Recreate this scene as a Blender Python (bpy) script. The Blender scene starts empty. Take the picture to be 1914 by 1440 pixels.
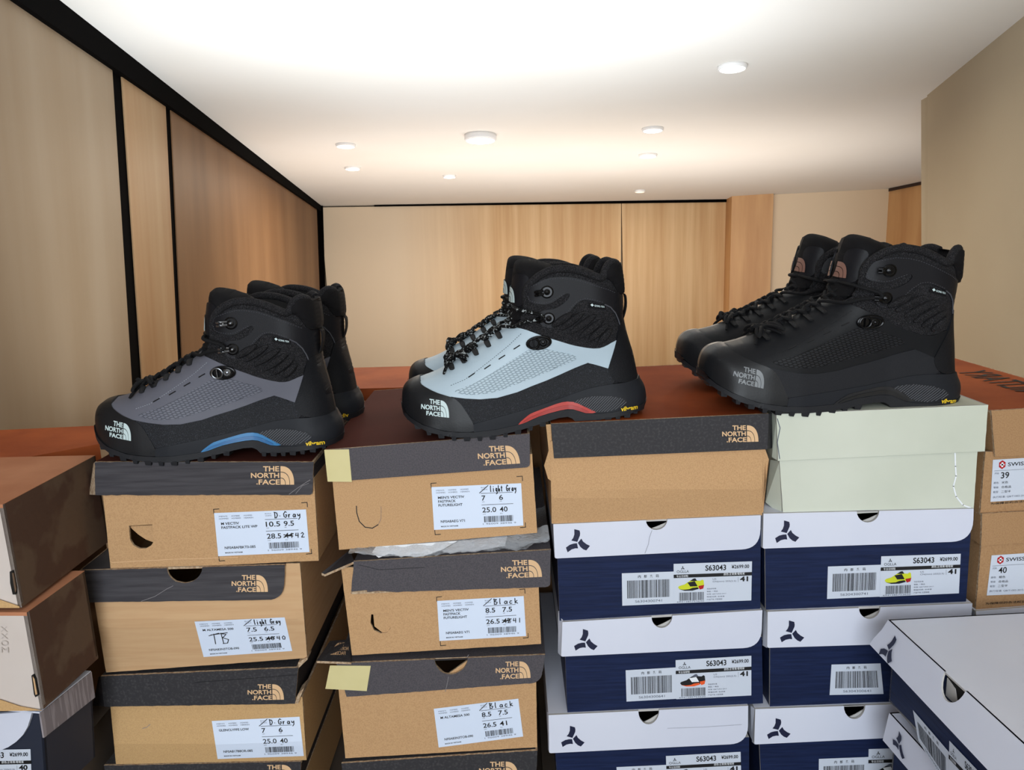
import bpy, bmesh, math, random
import numpy as np
from mathutils import Vector, Matrix, noise
from mathutils.geometry import delaunay_2d_cdt

SC = bpy.context.scene
COL = SC.collection
R = math.radians

# ------------------------------------------------------------------ camera
FPX, IW, IH = 1500.0, 1914.0, 1440.0
PITCH, ROLL = math.atan(290 / FPX), R(1.5)
CAM = Vector((0, 0, 0.86))                     # floor is z = 0
cam_data = bpy.data.cameras.new('camera')
cam_data.sensor_width = 36.0
cam_data.lens = 36.0 * FPX / IW
cam_data.clip_start = 0.02
cam = bpy.data.objects.new('camera', cam_data)
COL.objects.link(cam)
CROT = Matrix.Rotation(math.pi / 2 - PITCH, 3, 'X') @ Matrix.Rotation(-ROLL, 3, 'Z')
cam.matrix_world = Matrix.Translation(CAM) @ CROT.to_4x4()
SC.camera = cam

# ------------------------------------------------------------------ light
SC.view_settings.view_transform = 'Standard'
SC.view_settings.look = 'None'
SC.view_settings.gamma = 1.0
SC.view_settings.use_curve_mapping = False
SC.view_settings.exposure = 0.45
world = bpy.data.worlds.new('world'); SC.world = world
world.use_nodes = True
bg = world.node_tree.nodes['Background']
bg.inputs[0].default_value = (0.80, 0.88, 1.0, 1)
bg.inputs[1].default_value = 0.22

def area(name, loc, target, sx, sy, power, color, spread=180):
    l = bpy.data.lights.new(name, 'AREA'); l.shape = 'RECTANGLE'
    l.size, l.size_y, l.energy, l.color = sx, sy, power, color
    l.spread = R(spread)
    o = bpy.data.objects.new(name, l); COL.objects.link(o)
    o.location = loc
    o.rotation_euler = (Vector(target) - Vector(loc)).to_track_quat('-Z', 'Y').to_euler()
    return o
# daylight from the big window behind the photographer
area('window_light', (-0.7, -1.1, 1.0), (-0.1, 1.5, 0.75), 2.4, 1.3, 58, (0.87, 0.94, 1.0))
# fill lamps added out of sight behind the stacks to brighten ceiling and far wall
area('ceiling_fill', (-0.12, 1.66, 0.30), (-0.12, 1.78, 1.4), 1.2, 0.3, 8.8, (0.88, 0.95, 1.0), 112)
area('far_wall_fill', (0.1, 3.0, 0.25), (0.1, 3.6, 1.2), 2.4, 0.5, 13.5, (1.0, 0.93, 0.86), 150)

# ------------------------------------------------------------------ pixels to points
def ray(px, py):
    d = CROT @ Vector(((px - IW / 2) / FPX, -(py - IH / 2) / FPX, -1.0))
    return d
def onY(px, py, Y):
    d = ray(px, py); return CAM + d * (Y / d.y)
def onZ(px, py, z):
    d = ray(px, py); return CAM + d * ((z - CAM.z) / d.z)
def onP(px, py, p, n):
    d = ray(px, py); return CAM + d * ((Vector(p) - CAM).dot(n) / d.dot(n))

# ------------------------------------------------------------------ materials
def lin(c):
    return tuple(((v / 255) / 12.92 if v / 255 <= 0.04045 else ((v / 255 + 0.055) / 1.055) ** 2.4) for v in c) + (1.0,)
MATS = {}
def mat(name, rgb, rough=0.7, metal=0.0, rgb2=None, scale=40.0, stretch=(1, 1, 1), bump=0.0, bscale=None,
        bstretch=None, detail=4.0, emit=None, spec=0.5, coat=0.0, lo=0.35, hi=0.65, kind='noise', alpha=None, coord='Object'):
    if name in MATS: return MATS[name]
    m = bpy.data.materials.new(name); m.use_nodes = True
    nt = m.node_tree; b = nt.nodes['Principled BSDF']
    b.inputs['Base Color'].default_value = lin(rgb)
    b.inputs['Roughness'].default_value = rough
    b.inputs['Metallic'].default_value = metal
    b.inputs['Specular IOR Level'].default_value = spec
    b.inputs['Coat Weight'].default_value = coat
    m.diffuse_color = lin(rgb)
    tc = nt.nodes.new('ShaderNodeTexCoord')
    def tex(sc, st, k):
        mp = nt.nodes.new('ShaderNodeMapping'); mp.inputs['Scale'].default_value = st
        nt.links.new(tc.outputs[coord], mp.inputs[0])
        if k == 'noise':
            t = nt.nodes.new('ShaderNodeTexNoise'); t.inputs['Detail'].default_value = detail; out = t.outputs[0]
            t.inputs['Scale'].default_value = sc
        elif k == 'wave':
            t = nt.nodes.new('ShaderNodeTexWave'); t.bands_direction = 'Z'; t.inputs['Scale'].default_value = sc
            t.inputs['Distortion'].default_value = 1.0; out = t.outputs[1]
        else:
            t = nt.nodes.new('ShaderNodeTexVoronoi'); t.inputs['Scale'].default_value = sc; out = t.outputs[0]
        nt.links.new(mp.outputs[0], t.inputs[0]); return out
    if rgb2 is not None:
        o = tex(scale, stretch, kind if kind != 'wave' else 'noise')
        r = nt.nodes.new('ShaderNodeMapRange'); r.inputs[1].default_value = lo; r.inputs[2].default_value = hi
        mx = nt.nodes.new('ShaderNodeMix'); mx.data_type = 'RGBA'
        mx.inputs[6].default_value = lin(rgb); mx.inputs[7].default_value = lin(rgb2)
        nt.links.new(o, r.inputs[0]); nt.links.new(r.outputs[0], mx.inputs[0]); nt.links.new(mx.outputs[2], b.inputs['Base Color'])
    if bump:
        o = tex(bscale or scale, bstretch or stretch, kind)
        bp = nt.nodes.new('ShaderNodeBump'); bp.inputs['Strength'].default_value = bump; bp.inputs['Distance'].default_value = 0.002
        nt.links.new(o, bp.inputs['Height']); nt.links.new(bp.outputs[0], b.inputs['Normal'])
    if emit:
        b.inputs['Emission Color'].default_value = lin(rgb); b.inputs['Emission Strength'].default_value = emit
    if alpha is not None:
        b.inputs['Alpha'].default_value = alpha
    MATS[name] = m
    return m

# ------------------------------------------------------------------ object helpers
def link(name, mesh, parent=None):
    o = bpy.data.objects.new(name, mesh); COL.objects.link(o)
    if parent is not None: o.parent = parent
    return o
def mesh_obj(name, verts, faces, mats, parent=None, idx=None, smooth=False):
    me = bpy.data.meshes.new(name)
    me.from_pydata([tuple(v) for v in verts], [], faces)
    for m in (mats if isinstance(mats, (list, tuple)) else [mats]): me.materials.append(m)
    if idx is not None: me.polygons.foreach_set('material_index', idx)
    if smooth: me.polygons.foreach_set('use_smooth', [True] * len(faces))
    me.update()
    return link(name, me, parent)
def thing(name, label, cat, group=None, loc=(0, 0, 0)):
    o = bpy.data.objects.new(name, None); COL.objects.link(o); o.location = loc
    o.empty_display_size = 0.03
    tag(o, label, cat, group); return o
def tag(o, label=None, cat=None, group=None, kind=None):
    if label: o['label'] = label
    if cat: o['category'] = cat
    if group: o['group'] = group
    if kind: o['kind'] = kind
    return o
def structure(o, label=None):
    o['kind'] = 'structure'
    if label: o['label'] = label
    return o

class MB:
    """collects geometry of one mesh"""
    def __init__(s): s.v, s.f, s.i = [], [], []
    def add(s, verts, faces, mi=0):
        n = len(s.v); s.v += [Vector(v) for v in verts]
        for f in faces: s.f.append(tuple(n + k for k in f)); s.i.append(mi)
    def slab(s, pts, tv, mi=0, mi_side=None):
        """planar polygon pts extruded by vector tv"""
        n = len(pts); tv = Vector(tv)
        P = [Vector(p) for p in pts]
        nrm = Vector((0, 0, 0))
        for k in range(n): nrm += P[k].cross(P[(k + 1) % n])
        if nrm.dot(tv) > 0: P.reverse()
        V = P + [p + tv for p in P]
        F = [tuple(range(n)), tuple(range(2 * n - 1, n - 1, -1))]
        s.add(V, F, mi)
        s.add(V, [((k + 1) % n, k, k + n, (k + 1) % n + n) for k in range(n)], mi if mi_side is None else mi_side)
    def tris(s, pts, tri, tv, loops, mi=0, mi_side=None):
        """triangulated sheet with thickness tv; loops = boundary edges"""
        n = len(pts); tv = Vector(tv)
        V = [Vector(p) for p in pts] + [Vector(p) + tv for p in pts]
        T = []
        for a, b, c in tri:
            if (V[b] - V[a]).cross(V[c] - V[a]).dot(tv) > 0: b, c = c, b
            T.append((a, b, c))
        s.add(V, T + [(c + n, b + n, a + n) for a, b, c in T], mi)
        de = set((t[i], t[(i + 1) % 3]) for t in T for i in range(3))
        s.add(V, [(q, p, p + n, q + n) if (p, q) in de else (p, q, q + n, p + n) for p, q in loops], mi if mi_side is None else mi_side)
    def tube(s, pts, r, n=8, mi=0, closed=False, flat=1.0):
        P = [Vector(p) for p in pts]; m = len(P)
        rr = r if isinstance(r, (list, tuple)) else [r] * m
        base = len(s.v); prev = None
        for k in range(m):
            a = P[(k - 1) % m] if (closed or k > 0) else P[k]
            b = P[(k + 1) % m] if (closed or k < m - 1) else P[k]
            t = (b - a); t = t.normalized() if t.length > 1e-9 else Vector((1, 0, 0))
            if prev is None:
                u = t.cross(Vector((0, 0, 1)))
                if u.length < 0.1: u = t.cross(Vector((0, 1, 0)))
            else: u = prev - t * prev.dot(t)
            u.normalize(); prev = u; w = t.cross(u)
            for j in range(n):
                an = 2 * math.pi * j / n
                s.v.append(P[k] + (u * math.cos(an) + w * math.sin(an) * flat) * rr[k])
        rows = m if closed else m - 1
        for k in range(rows):
            for j in range(n):
                a = base + k * n + j; b = base + k * n + (j + 1) % n
                k2 = (k + 1) % m
                s.f.append((a, b, base + k2 * n + (j + 1) % n, base + k2 * n + j)); s.i.append(mi)
        if not closed:
            s.f.append(tuple(base + j for j in range(n - 1, -1, -1))); s.i.append(mi)
            s.f.append(tuple(base + (m - 1) * n + j for j in range(n))); s.i.append(mi)
    def lathe(s, origin, axis, prof, n=20, mi=0):
        ax = Vector(axis).normalized(); u = ax.orthogonal().normalized(); w = ax.cross(u)
        base = len(s.v)
        for (r, h) in prof:
            for j in range(n):
                an = 2 * math.pi * j / n
                s.v.append(Vector(origin) + ax * h + (u * math.cos(an) + w * math.sin(an)) * r)
        for k in range(len(prof) - 1):
            for j in range(n):
                s.f.append((base + k * n + j, base + k * n + (j + 1) % n, base + (k + 1) * n + (j + 1) % n, base + (k + 1) * n + j)); s.i.append(mi)
        s.f.append(tuple(base + j for j in range(n - 1, -1, -1))); s.i.append(mi)
        s.f.append(tuple(base + (len(prof) - 1) * n + j for j in range(n))); s.i.append(mi)
    def build(s, name, mats, parent=None, smooth=False):
        return mesh_obj(name, s.v, s.f, mats, parent, s.i, smooth)

def inpoly(P, poly):
    x, y = P[:, 0], P[:, 1]; c = np.zeros(len(P), bool); n = len(poly)
    for i in range(n):
        x1, y1 = poly[i]; x2, y2 = poly[i - 1]
        if y1 == y2: continue
        c ^= ((y1 > y) != (y2 > y)) & (x < (x2 - x1) * (y - y1) / (y2 - y1) + x1)
    return c
def densify(poly, step, closed=True):
    out = []; n = len(poly)
    for i in range(n if closed else n - 1):
        a, b = np.array(poly[i], float), np.array(poly[(i + 1) % n], float)
        k = max(1, int(math.ceil(np.linalg.norm(b - a) / step)))
        for j in range(k): out.append(tuple(a + (b - a) * j / k))
    if not closed: out.append(tuple(map(float, poly[-1])))
    return out
def seg_dist(P, poly, closed=True):
    A = np.array(poly, float); B = np.roll(A, -1, 0)
    if not closed: A, B = A[:-1], B[:-1]
    D = B - A; L = (D ** 2).sum(1); L[L == 0] = 1e-12
    t = np.clip(((P[:, None, :] - A) * D).sum(2) / L, 0, 1)
    return np.sqrt((((A + t[..., None] * D) - P[:, None, :]) ** 2).sum(2).min(1))
def triangulate(outer, holes=(), grid=None, extra=None, keep=0.35):
    """outer/holes: lists of 2D points. Returns pts(N,2), tris, loops"""
    pts = list(outer); loops = [list(range(len(outer)))]
    for h in holes:
        loops.append(list(range(len(pts), len(pts) + len(h)))); pts += list(h)
    edges = [(lp[k], lp[(k + 1) % len(lp)]) for lp in loops for k in range(len(lp))]
    cand = []
    if grid:
        A = np.array(outer); x0, y0 = A.min(0); x1, y1 = A.max(0)
        gx = np.arange(x0 + grid / 2, x1, grid); gy = np.arange(y0 + grid / 2, y1, grid)
        if len(gx) and len(gy):
            X, Y = np.meshgrid(gx, gy); cand.append(np.stack([X.ravel(), Y.ravel()], 1))
    if extra is not None and len(extra): cand.append(np.array(extra, float))
    if cand:
        C = np.concatenate(cand[::-1]) if False else np.concatenate(cand)
        C = C[inpoly(C, outer)]
        if len(C):
            dd = seg_dist(C, outer)
            C = C[dd > (grid or 1) * keep * 0.3]
            for h in holes:
                if len(C): C = C[~inpoly(C, h) & (seg_dist(C, h) > (grid or 1) * 0.1)]
            pts += [tuple(c) for c in C]
    r = delaunay_2d_cdt([Vector(p) for p in pts], edges, [], 0, 1e-7)
    V = np.array([tuple(v) for v in r[0]]); T = [tuple(f) for f in r[2]]
    cen = np.array([V[list(t)].mean(0) for t in T])
    ok = inpoly(cen, outer)
    for h in holes: ok &= ~inpoly(cen, h)
    T = [t for t, k in zip(T, ok) if k]
    # make all triangles counter-clockwise, then the directed edges used once are the boundary
    T = [t if (V[t[1]][0] - V[t[0]][0]) * (V[t[2]][1] - V[t[0]][1]) - (V[t[1]][1] - V[t[0]][1]) * (V[t[2]][0] - V[t[0]][0]) > 0 else (t[0], t[2], t[1]) for t in T]
    de = set((t[i], t[(i + 1) % 3]) for t in T for i in range(3))
    return V, T, [e for e in de if (e[1], e[0]) not in de]

def round_corner(p, c, q, r, n=6):
    """rounded corner at c between p and q, radius r (same units)"""
    p, c, q = (np.array(v, float) for v in (p, c, q))
    a = c + (p - c) / np.linalg.norm(p - c) * r; b = c + (q - c) / np.linalg.norm(q - c) * r
    out = []
    for k in range(n + 1):
        t = k / n; out.append(tuple((1 - t) ** 2 * a + 2 * t * (1 - t) * c + t * t * b))
    return out

# ------------------------------------------------------------------ text as flat outlines
_tc = {}
def text_geo(s, bold=0.0, spacing=1.0):
    key = (s, bold, spacing)
    if key in _tc: return _tc[key]
    cu = bpy.data.curves.new('glyphs', 'FONT'); cu.body = s; cu.size = 1.0; cu.resolution_u = 3
    cu.offset = bold; cu.space_character = spacing
    ob = bpy.data.objects.new('glyphs', cu); COL.objects.link(ob)
    me = bpy.data.meshes.new_from_object(ob, depsgraph=bpy.context.evaluated_depsgraph_get())
    V = np.array([v.co[:2] for v in me.vertices]) if len(me.vertices) else np.zeros((0, 2))
    F = [tuple(p.vertices) for p in me.polygons]
    bpy.data.objects.remove(ob); bpy.data.curves.remove(cu); bpy.data.meshes.remove(me)
    if len(V):
        mn, mx = V.min(0), V.max(0); V = (V - mn) / np.maximum(mx - mn, 1e-6); asp = (mx - mn)[0] / max((mx - mn)[1], 1e-6)
    else: asp = 1
    _tc[key] = (V, F, asp); return _tc[key]
STROKES = {  # handwriting, unit box, y up
 'l': [[(.2, 1), (.15, .5), (.2, 0)]], 'i': [[(.2, .55), (.2, 0)], [(.2, .8), (.22, .84)]],
 'g': [[(.5, .5), (.2, .55), (.1, .25), (.3, .05), (.5, .3), (.5, .5), (.5, -.3), (.2, -.4)]],
 'h': [[(.1, 1), (.1, 0), (.25, .45), (.45, .4), (.45, 0)]], 't': [[(.25, .9), (.2, .1), (.35, 0)], [(.05, .6), (.45, .65)]],
 'G': [[(.6, .85), (.35, 1), (.05, .6), (.1, .15), (.4, 0), (.6, .25), (.6, .45), (.35, .4)]],
 'r': [[(.1, .5), (.1, 0), (.15, .35), (.35, .5)]], 'a': [[(.5, .45), (.2, .5), (.05, .2), (.2, 0), (.45, .2), (.5, .45), (.5, 0)]],
 'y': [[(.05, .5), (.15, .2), (.4, .3), (.5, .5), (.45, -.1), (.2, -.4)]], 'D': [[(.1, .95), (.12, 0)], [(0, .95), (.5, .8), (.6, .4), (.35, 0), (.05, 0)]],
 'B': [[(.1, 1), (.12, 0)], [(0, .95), (.5, .85), (.15, .55), (.6, .35), (.45, .02), (.05, 0)]], 'c': [[(.45, .45), (.2, .5), (.05, .2), (.2, 0), (.45, .08)]],
 'k': [[(.1, .9), (.1, 0)], [(.45, .5), (.12, .25), (.5, 0)]], 'o': [[(.3, .5), (.05, .3), (.2, 0), (.45, .2), (.3, .5)]],
 '.': [[(.15, .3), (.22, .3)]], '/': [[(.7, 1), (0, -.1)]], ' ': [], 'K': [[(.1, .9), (.1, 0)], [(.6, .8), (.12, .35), (.6, 0)]],
 '4': [[(.15, .9), (.05, .4), (.5, .45)], [(.45, .9), (.42, 0)]], '2': [[(.05, .75), (.3, .95), (.45, .7), (.1, .05), (.55, .05)]],
 '1': [[(.25, .9), (.22, 0)]], '0': [[(.3, .9), (.05, .6), (.1, .1), (.4, .05), (.5, .6), (.3, .9)]],
 'T': [[(-.1, .8), (.8, 1)], [(.35, .95), (.3, 0)]], 'x': [[(0, .6), (.9, .25)], [(0, .25), (.8, .7)], [(.1, .45), (.9, .5)]],
}
# ------------------------------------------------------------------ room
CL1, CR1, CL0 = onY(597, 385, 4.5), onY(1364, 373, 4.5), onY(100, 0, 1.7)
CN = (CL1 - CL0).cross(CR1 - CL0).normalized()
if CN.z < 0: CN = -CN
def ceil(px, py): return onP(px, py, CL0, CN)
def ceil_z(x, y): return CL0.z - (CN.x * (x - CL0.x) + CN.y * (y - CL0.y)) / CN.z

M_ceil = mat('ceiling_paint', (232, 228, 222), 0.85, rgb2=(228, 223, 215), scale=1.5, bump=0.02, bscale=90)
M_gap = mat('black_shadow_gap', (3, 2, 2), 0.9, spec=.05)
M_backing = mat('plaster', (150, 135, 115), 0.9)
M_wood_l = mat('pale_oak_veneer', (148, 130, 108), 0.5, spec=.3, rgb2=(134, 113, 88), scale=1.6, stretch=(4, 4, .3), detail=8, bump=.03, bscale=3)
M_wood_m = mat('amber_oak_veneer', (172, 144, 110), 0.5, spec=.3, rgb2=(156, 120, 84), scale=2, stretch=(7, 7, .3), detail=6, bump=.03, bscale=3)
M_wood_d = mat('dark_oak_veneer', (128, 96, 66), 0.5, spec=.3, rgb2=(108, 77, 50), scale=2, stretch=(3, 3, .35), detail=9, bump=.03, bscale=3)
M_wood_b = mat('honey_oak_veneer', (212, 180, 136), 0.5, rgb2=(192, 154, 108), scale=3, stretch=(9, 9, .35), detail=9, bump=.03, bscale=3)
M_wood_k = mat('knotty_oak_veneer', (204, 160, 110), 0.5, rgb2=(180, 132, 84), scale=2.2, stretch=(5, 5, .6), detail=9, bump=.03, bscale=3)
M_cream = mat('cream_panel', (200, 180, 152), 0.7, rgb2=(190, 168, 140), scale=2)
M_pier = mat('beige_plaster', (184, 172, 148), 0.85, rgb2=(176, 162, 138), scale=1.4)
M_floor = mat('concrete_floor', (96, 84, 74), 0.8, rgb2=(80, 70, 60), scale=6)

def slab_obj(name, pts, tv, m, parent=None):
    b = MB(); b.slab(pts, tv); return b.build(name, m, parent)

# ceiling: one sloping plane
cc = []
for x, y in ((-2.6, -1.7), (2.9, -1.7), (2.9, 5.4), (-2.6, 5.4)): cc.append((x, y, ceil_z(x, y)))
structure(slab_obj('ceiling', cc, (0, 0, .06), M_ceil), 'smooth white ceiling dotted with small downlights')
structure(slab_obj('floor', [(-2.6, -1.7, 0), (2.9, -1.7, 0), (2.9, 5.4, 0), (-2.6, 5.4, 0)], (0, 0, -.05), M_floor), 'floor far below behind the boxes')

# left wall plane
LB = onY(608, 700, 4.5)
ddn = (LB - CL1); dal = (CL0 - CL1)
LN = ddn.cross(dal).normalized()
if LN.x < 0: LN = -LN
def lw(px, py, off=0.0): return onP(px, py, CL0 + LN * off, LN)
def lw_down(p, z=0.0): return p + ddn * ((z - p.z) / ddn.z)
A0 = CL1 + dal * 2.15                                  # far past the camera
wl = [CL1 + dal * -0.02, A0, lw_down(A0), lw_down(CL1 + dal * -0.02)]
WL = structure(slab_obj('wall_left', [p - LN * .004 for p in wl], -LN * .05, M_gap), 'left wall of tall oak veneer panels with black joints')
def on_line(p):  # point of the wall-ceiling line with y of p
    return CL1 + dal * ((p.y - CL1.y) / dal.y)
def lpanel(name, t0, t1, b0, b1, m):
    """panel between two photographed joint lines (top px, bottom px)"""
    P = [lw(*t0), lw(*t1), lw(*b1), lw(*b0)]
    def ext(a, b, z): return a + (b - a) * ((z - a.z) / (b.z - a.z))
    Q = [P[0], P[1], ext(P[1], P[2], 0.0), ext(P[0], P[3], 0.0)]
    o = slab_obj(name, Q, -LN * .003, m, WL); o['label'] = name.replace('_', ' '); return o
pa = [lw(209, 114), lw(252, 800)]
far = CL1 + dal * 2.1
b0 = pa[1] + (pa[1] - pa[0]) * ((0 - pa[1].z) / (pa[1].z - pa[0].z))
t0 = lw(209, 114)
tl = CL0 + (CL0 - CL1) * 0.9; tl = tl - Vector((0, 0, .045))
q = [tl, t0, b0, lw_down(tl)]
o = slab_obj('panel', q, -LN * .003, M_wood_l, WL); o['label'] = 'widest pale oak panel'
o = lpanel('panel', (227, 128), (309, 186), (272, 800), (334, 700), M_wood_m); o['label'] = 'narrow light oak panel between the black joints'
o = lpanel('panel', (319, 194), (592, 388), (342, 700), (603, 700), M_wood_d); o['label'] = 'darker reddish oak panel'
# black ceiling trim on the left wall
topA, topB = CL1 + dal * 2.1, CL1 + dal * -0.01
h1 = (onP(60, 0, CL0 + LN * .012, LN))
def trim_pt(p, h): return p - Vector((0, 0, h))
L_h = 0.045
tr = [topA, topB, trim_pt(topB, .030), trim_pt(topA, .092)]
structure(slab_obj('trim_1', [p + LN * .012 for p in tr], -LN * .03, M_gap), 'thick black strip where left wall meets ceiling')
cp = [onY(596, 385, 4.49), onY(603, 385, 4.49), onY(612, 700, 4.49), onY(605, 700, 4.49)]
structure(slab_obj('trim_2', [cp[0], cp[1], cp[2] + (cp[2] - cp[1]) * 1.2, cp[3] + (cp[3] - cp[0]) * 1.2], (0, .01, 0), M_gap), 'black joint in the far left corner')

# back wall
BY = 4.5
def bpt(px, py): return onY(px, py, BY)
def drop(p, z=0.0, lean=0.0): return Vector((p.x + lean * (p.z - z), p.y, z))
WB = structure(slab_obj('wall_back', [bpt(560, 360) + Vector((0, .03, 0)), bpt(1372, 350) + Vector((0, .03, 0)), drop(bpt(1372, 350)) + Vector((0, .03, 0)), drop(bpt(560, 360)) + Vector((0, .03, 0))], (0, .05, 0), M_backing), 'back wall panelled in cream and honey oak')
def bpanel(x0, x1, y0, y1, m, label, inset=0.0):
    a, b = bpt(x0, y0), bpt(x1, y1)
    o = slab_obj('panel', [a, b, drop(b, 0, -.004), drop(a, 0, .02)], (0, .02, 0), m, WB); o['label'] = label; return o
# cream panel that grades into oak veneer
mg = mat('cream_to_oak_veneer', (212, 180, 136), .55, rgb2=(192, 154, 108), scale=3, stretch=(9, 9, .35), detail=9)
nt = mg.node_tree; bs = nt.nodes['Principled BSDF']
src = bs.inputs['Base Color'].links[0].from_socket
gm = nt.nodes.new('ShaderNodeNewGeometry'); sx = nt.nodes.new('ShaderNodeSeparateXYZ'); mr = nt.nodes.new('ShaderNodeMapRange')
mr.inputs[1].default_value = -0.62; mr.inputs[2].default_value = -0.05; mx = nt.nodes.new('ShaderNodeMix'); mx.data_type = 'RGBA'
mx.inputs[6].default_value = lin((214, 196, 170)); nt.links.new(gm.outputs[0], sx.inputs[0]); nt.links.new(sx.outputs[0], mr.inputs[0])
nt.links.new(mr.outputs[0], mx.inputs[0]); nt.links.new(src, mx.inputs[7]); nt.links.new(mx.outputs[2], bs.inputs['Base Color'])
bpanel(598, 1161, 388, 380, mg, 'wide cream panel turning to oak grain')
bpanel(1162, 1362, 380, 377, M_wood_b, 'pale honey oak panel')
g = [bpt(700, 384), bpt(1366, 372), bpt(1366, 378), bpt(700, 386.5)]
structure(slab_obj('trim_3', [p + Vector((0, -.012, 0)) for p in g], (0, .01, 0), M_gap), 'thin black line along the top of the back wall')
g = [bpt(1362, 374), bpt(1368, 374), drop(bpt(1368, 374), 0, -.004), drop(bpt(1362, 374), 0, -.004)]
structure(slab_obj('trim_4', [p + Vector((0, -.012, 0)) for p in g], (0, .01, 0), M_gap), 'black upright joint beside the oak pier')
# oak pier, plaster recess, oak reveal, plaster pier
p1, p2 = ceil(1368, 367), ceil(1446, 362)
structure(slab_obj('wall_back_pier', [p1, p2, drop(p2), drop(p1)], (0, .3, 0), M_wood_k), 'oak pier at the right end of the back wall')
p3, p4 = ceil(1446, 362), ceil(1662, 353)
p3 = Vector((p3.x, p3.y + .04, ceil_z(p3.x, p3.y + .04)));
structure(slab_obj('wall_recess', [p3 - Vector((.05, 0, 0)), p4, drop(p4), drop(p3 - Vector((.05, 0, 0)))], (0, .05, 0), mat('recess_plaster', (224, 204, 176), .8)), 'cream plaster wall of the recess')
p5 = ceil(1733, 338); p5b = p4 + (p5 - p4) * 1.5; p5b.z = ceil_z(p5b.x, p5b.y)
structure(slab_obj('wall_reveal', [p4, p5b, drop(p5b), drop(p4)], (.05, .05, 0), M_wood_k), 'angled oak panel beside the beige pier')
p5c = p4 + (p5b - p4) * 1.0
g = [p4 + Vector((-.01, -.015, 0)), p5b + Vector((-.01, -.015, 0)), p5b + Vector((-.01, -.015, -.014)), p4 + Vector((-.01, -.015, -.014))]
structure(slab_obj('trim_5', g, (.006, .01, 0), mat('brown_shadow_gap', (52, 34, 24), .8)), 'dark joint above the angled oak panel')
p6, p7 = ceil(1733, 178), ceil(1914, 30)
p6.z = ceil_z(p6.x, p6.y); dirr = (p7 - p6); p8 = p6 + dirr * 6.2; p8.z = ceil_z(p8.x, p8.y)
p6b = p6 + Vector((1.6, .5, 0)); p6b.z = ceil_z(p6b.x, p6b.y)
def lean(p, k=-.045): return Vector((p.x + k * p.z * 0, p.y, 0))
foot = onP(1733, 655, p6, Vector((0, 1, 0)))
fx = (foot.x - p6.x) / (p6.z - foot.z)
dn = lambda p: Vector((p.x + fx * p.z, p.y, 0))
structure(slab_obj('wall_right', [p6, p8, dn(p8), dn(p6)], (.06, .02, 0), M_pier), 'plain beige plaster wall on the right')
structure(slab_obj('wall_right_return', [p6 + Vector((.01, .005, 0)), p6b, dn(p6b), dn(p6) + Vector((.01, .005, 0))], (0, .05, 0), M_pier), 'return of the beige wall')
# low plinth the stacks stand on
structure(slab_obj('floor_plinth', [(-.86, .62, 0), (.03, .62, 0), (.03, 1.78, 0), (-.86, 1.78, 0)], (0, 0, .045), M_floor), 'low plinth under the stacks')
structure(slab_obj('floor_plinth', [(.03, .50, 0), (.90, .50, 0), (.90, 1.78, 0), (.03, 1.78, 0)], (0, 0, .085), M_floor), 'low plinth under the stacks')

# downlights
M_rim = mat('downlight_rim', (235, 235, 235), .4)
M_lens = mat('downlight_lens', (255, 244, 225), .4, emit=6.0)
M_lens2 = mat('downlight_lens_dim', (255, 225, 195), .4, emit=0.9)
DL = [((646, 270), 38, 'downlight second from the left wall, nearer the camera', 0), ((659, 313), 30, 'downlight behind the one nearest the left wall', 0),
      ((840, 328), 25, 'small downlight left of centre near the back wall', 0), ((898, 252), 60, 'wide flat surface light at mid ceiling', 1),
      ((1220, 240), 40, 'downlight right of centre, front one of a close pair', 0), ((1211, 289), 34, 'downlight right of centre, rear one of a close pair', 0),
      ((1196, 356), 20, 'faint dim downlight close to the back wall', 2), ((1369, 123), 54, 'large bright downlight nearest the camera on the right', 0)]
DL[0] = (DL[0][0], DL[0][1], 'downlight closest to the left wall, front of two', 0)
for (px, py), w, lab, kd in DL:
    c = ceil(px, py); rr = (ceil(px + w / 2, py) - c).length
    t = thing('ceiling_downlight', lab, 'downlight', 'downlights in the ceiling', c)
    b = MB(); b.lathe((0, 0, 0), -CN, [(rr, -.002), (rr, .005), (rr * .93, .010), (rr * .86, .010), (rr * .84, .006)] if kd != 1 else [(rr, -.002), (rr, .016), (rr * .9, .022), (rr * .85, .016)], 28)
    b.build('rim', M_rim, t, True)
    b = MB(); b.lathe((0, 0, 0), -CN, [(rr * .86, .004), (rr * .84, .009), (rr * .5, .011), (0.001, .012)] if kd != 1 else [(rr * .88, .016), (rr * .86, .022), (rr * .5, .025), (.001, .026)], 28)
    b.build('lens', M_lens2 if kd == 2 else M_lens, t, True)
    l = bpy.data.lights.new('downlight_beam', 'AREA'); l.shape = 'DISK'; l.size = rr * 1.5; l.energy = 0.5 if kd == 2 else 1.8; l.color = (1.0, .86, .70); l.spread = R(170)
    lo_ = bpy.data.objects.new('downlight_beam', l); COL.objects.link(lo_); lo_.location = c - CN * .035; lo_.rotation_euler = (-CN).to_track_quat('-Z', 'Y').to_euler()
# ------------------------------------------------------------------ cardboard boxes
def crop(x0, y0, s): return lambda x, y: (x0 + x / s, y0 + y / s)
c4, c5, c6, c7 = crop(150, 820, 4.072), crop(130, 1030, 3.512), crop(580, 800, 4.072), crop(580, 1000, 3.272)
c8, c9, c10, c11 = crop(1000, 740, 3.513), crop(1010, 1120, 4.253), crop(1400, 740, 3.512), crop(1400, 1040, 3.599)
c12, cE, c13 = crop(0, 760, 2.117), crop(1600, 1120, 4.5), crop(1640, 650, 2.825)
c14 = crop(0, 1080, 4.0)

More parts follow.
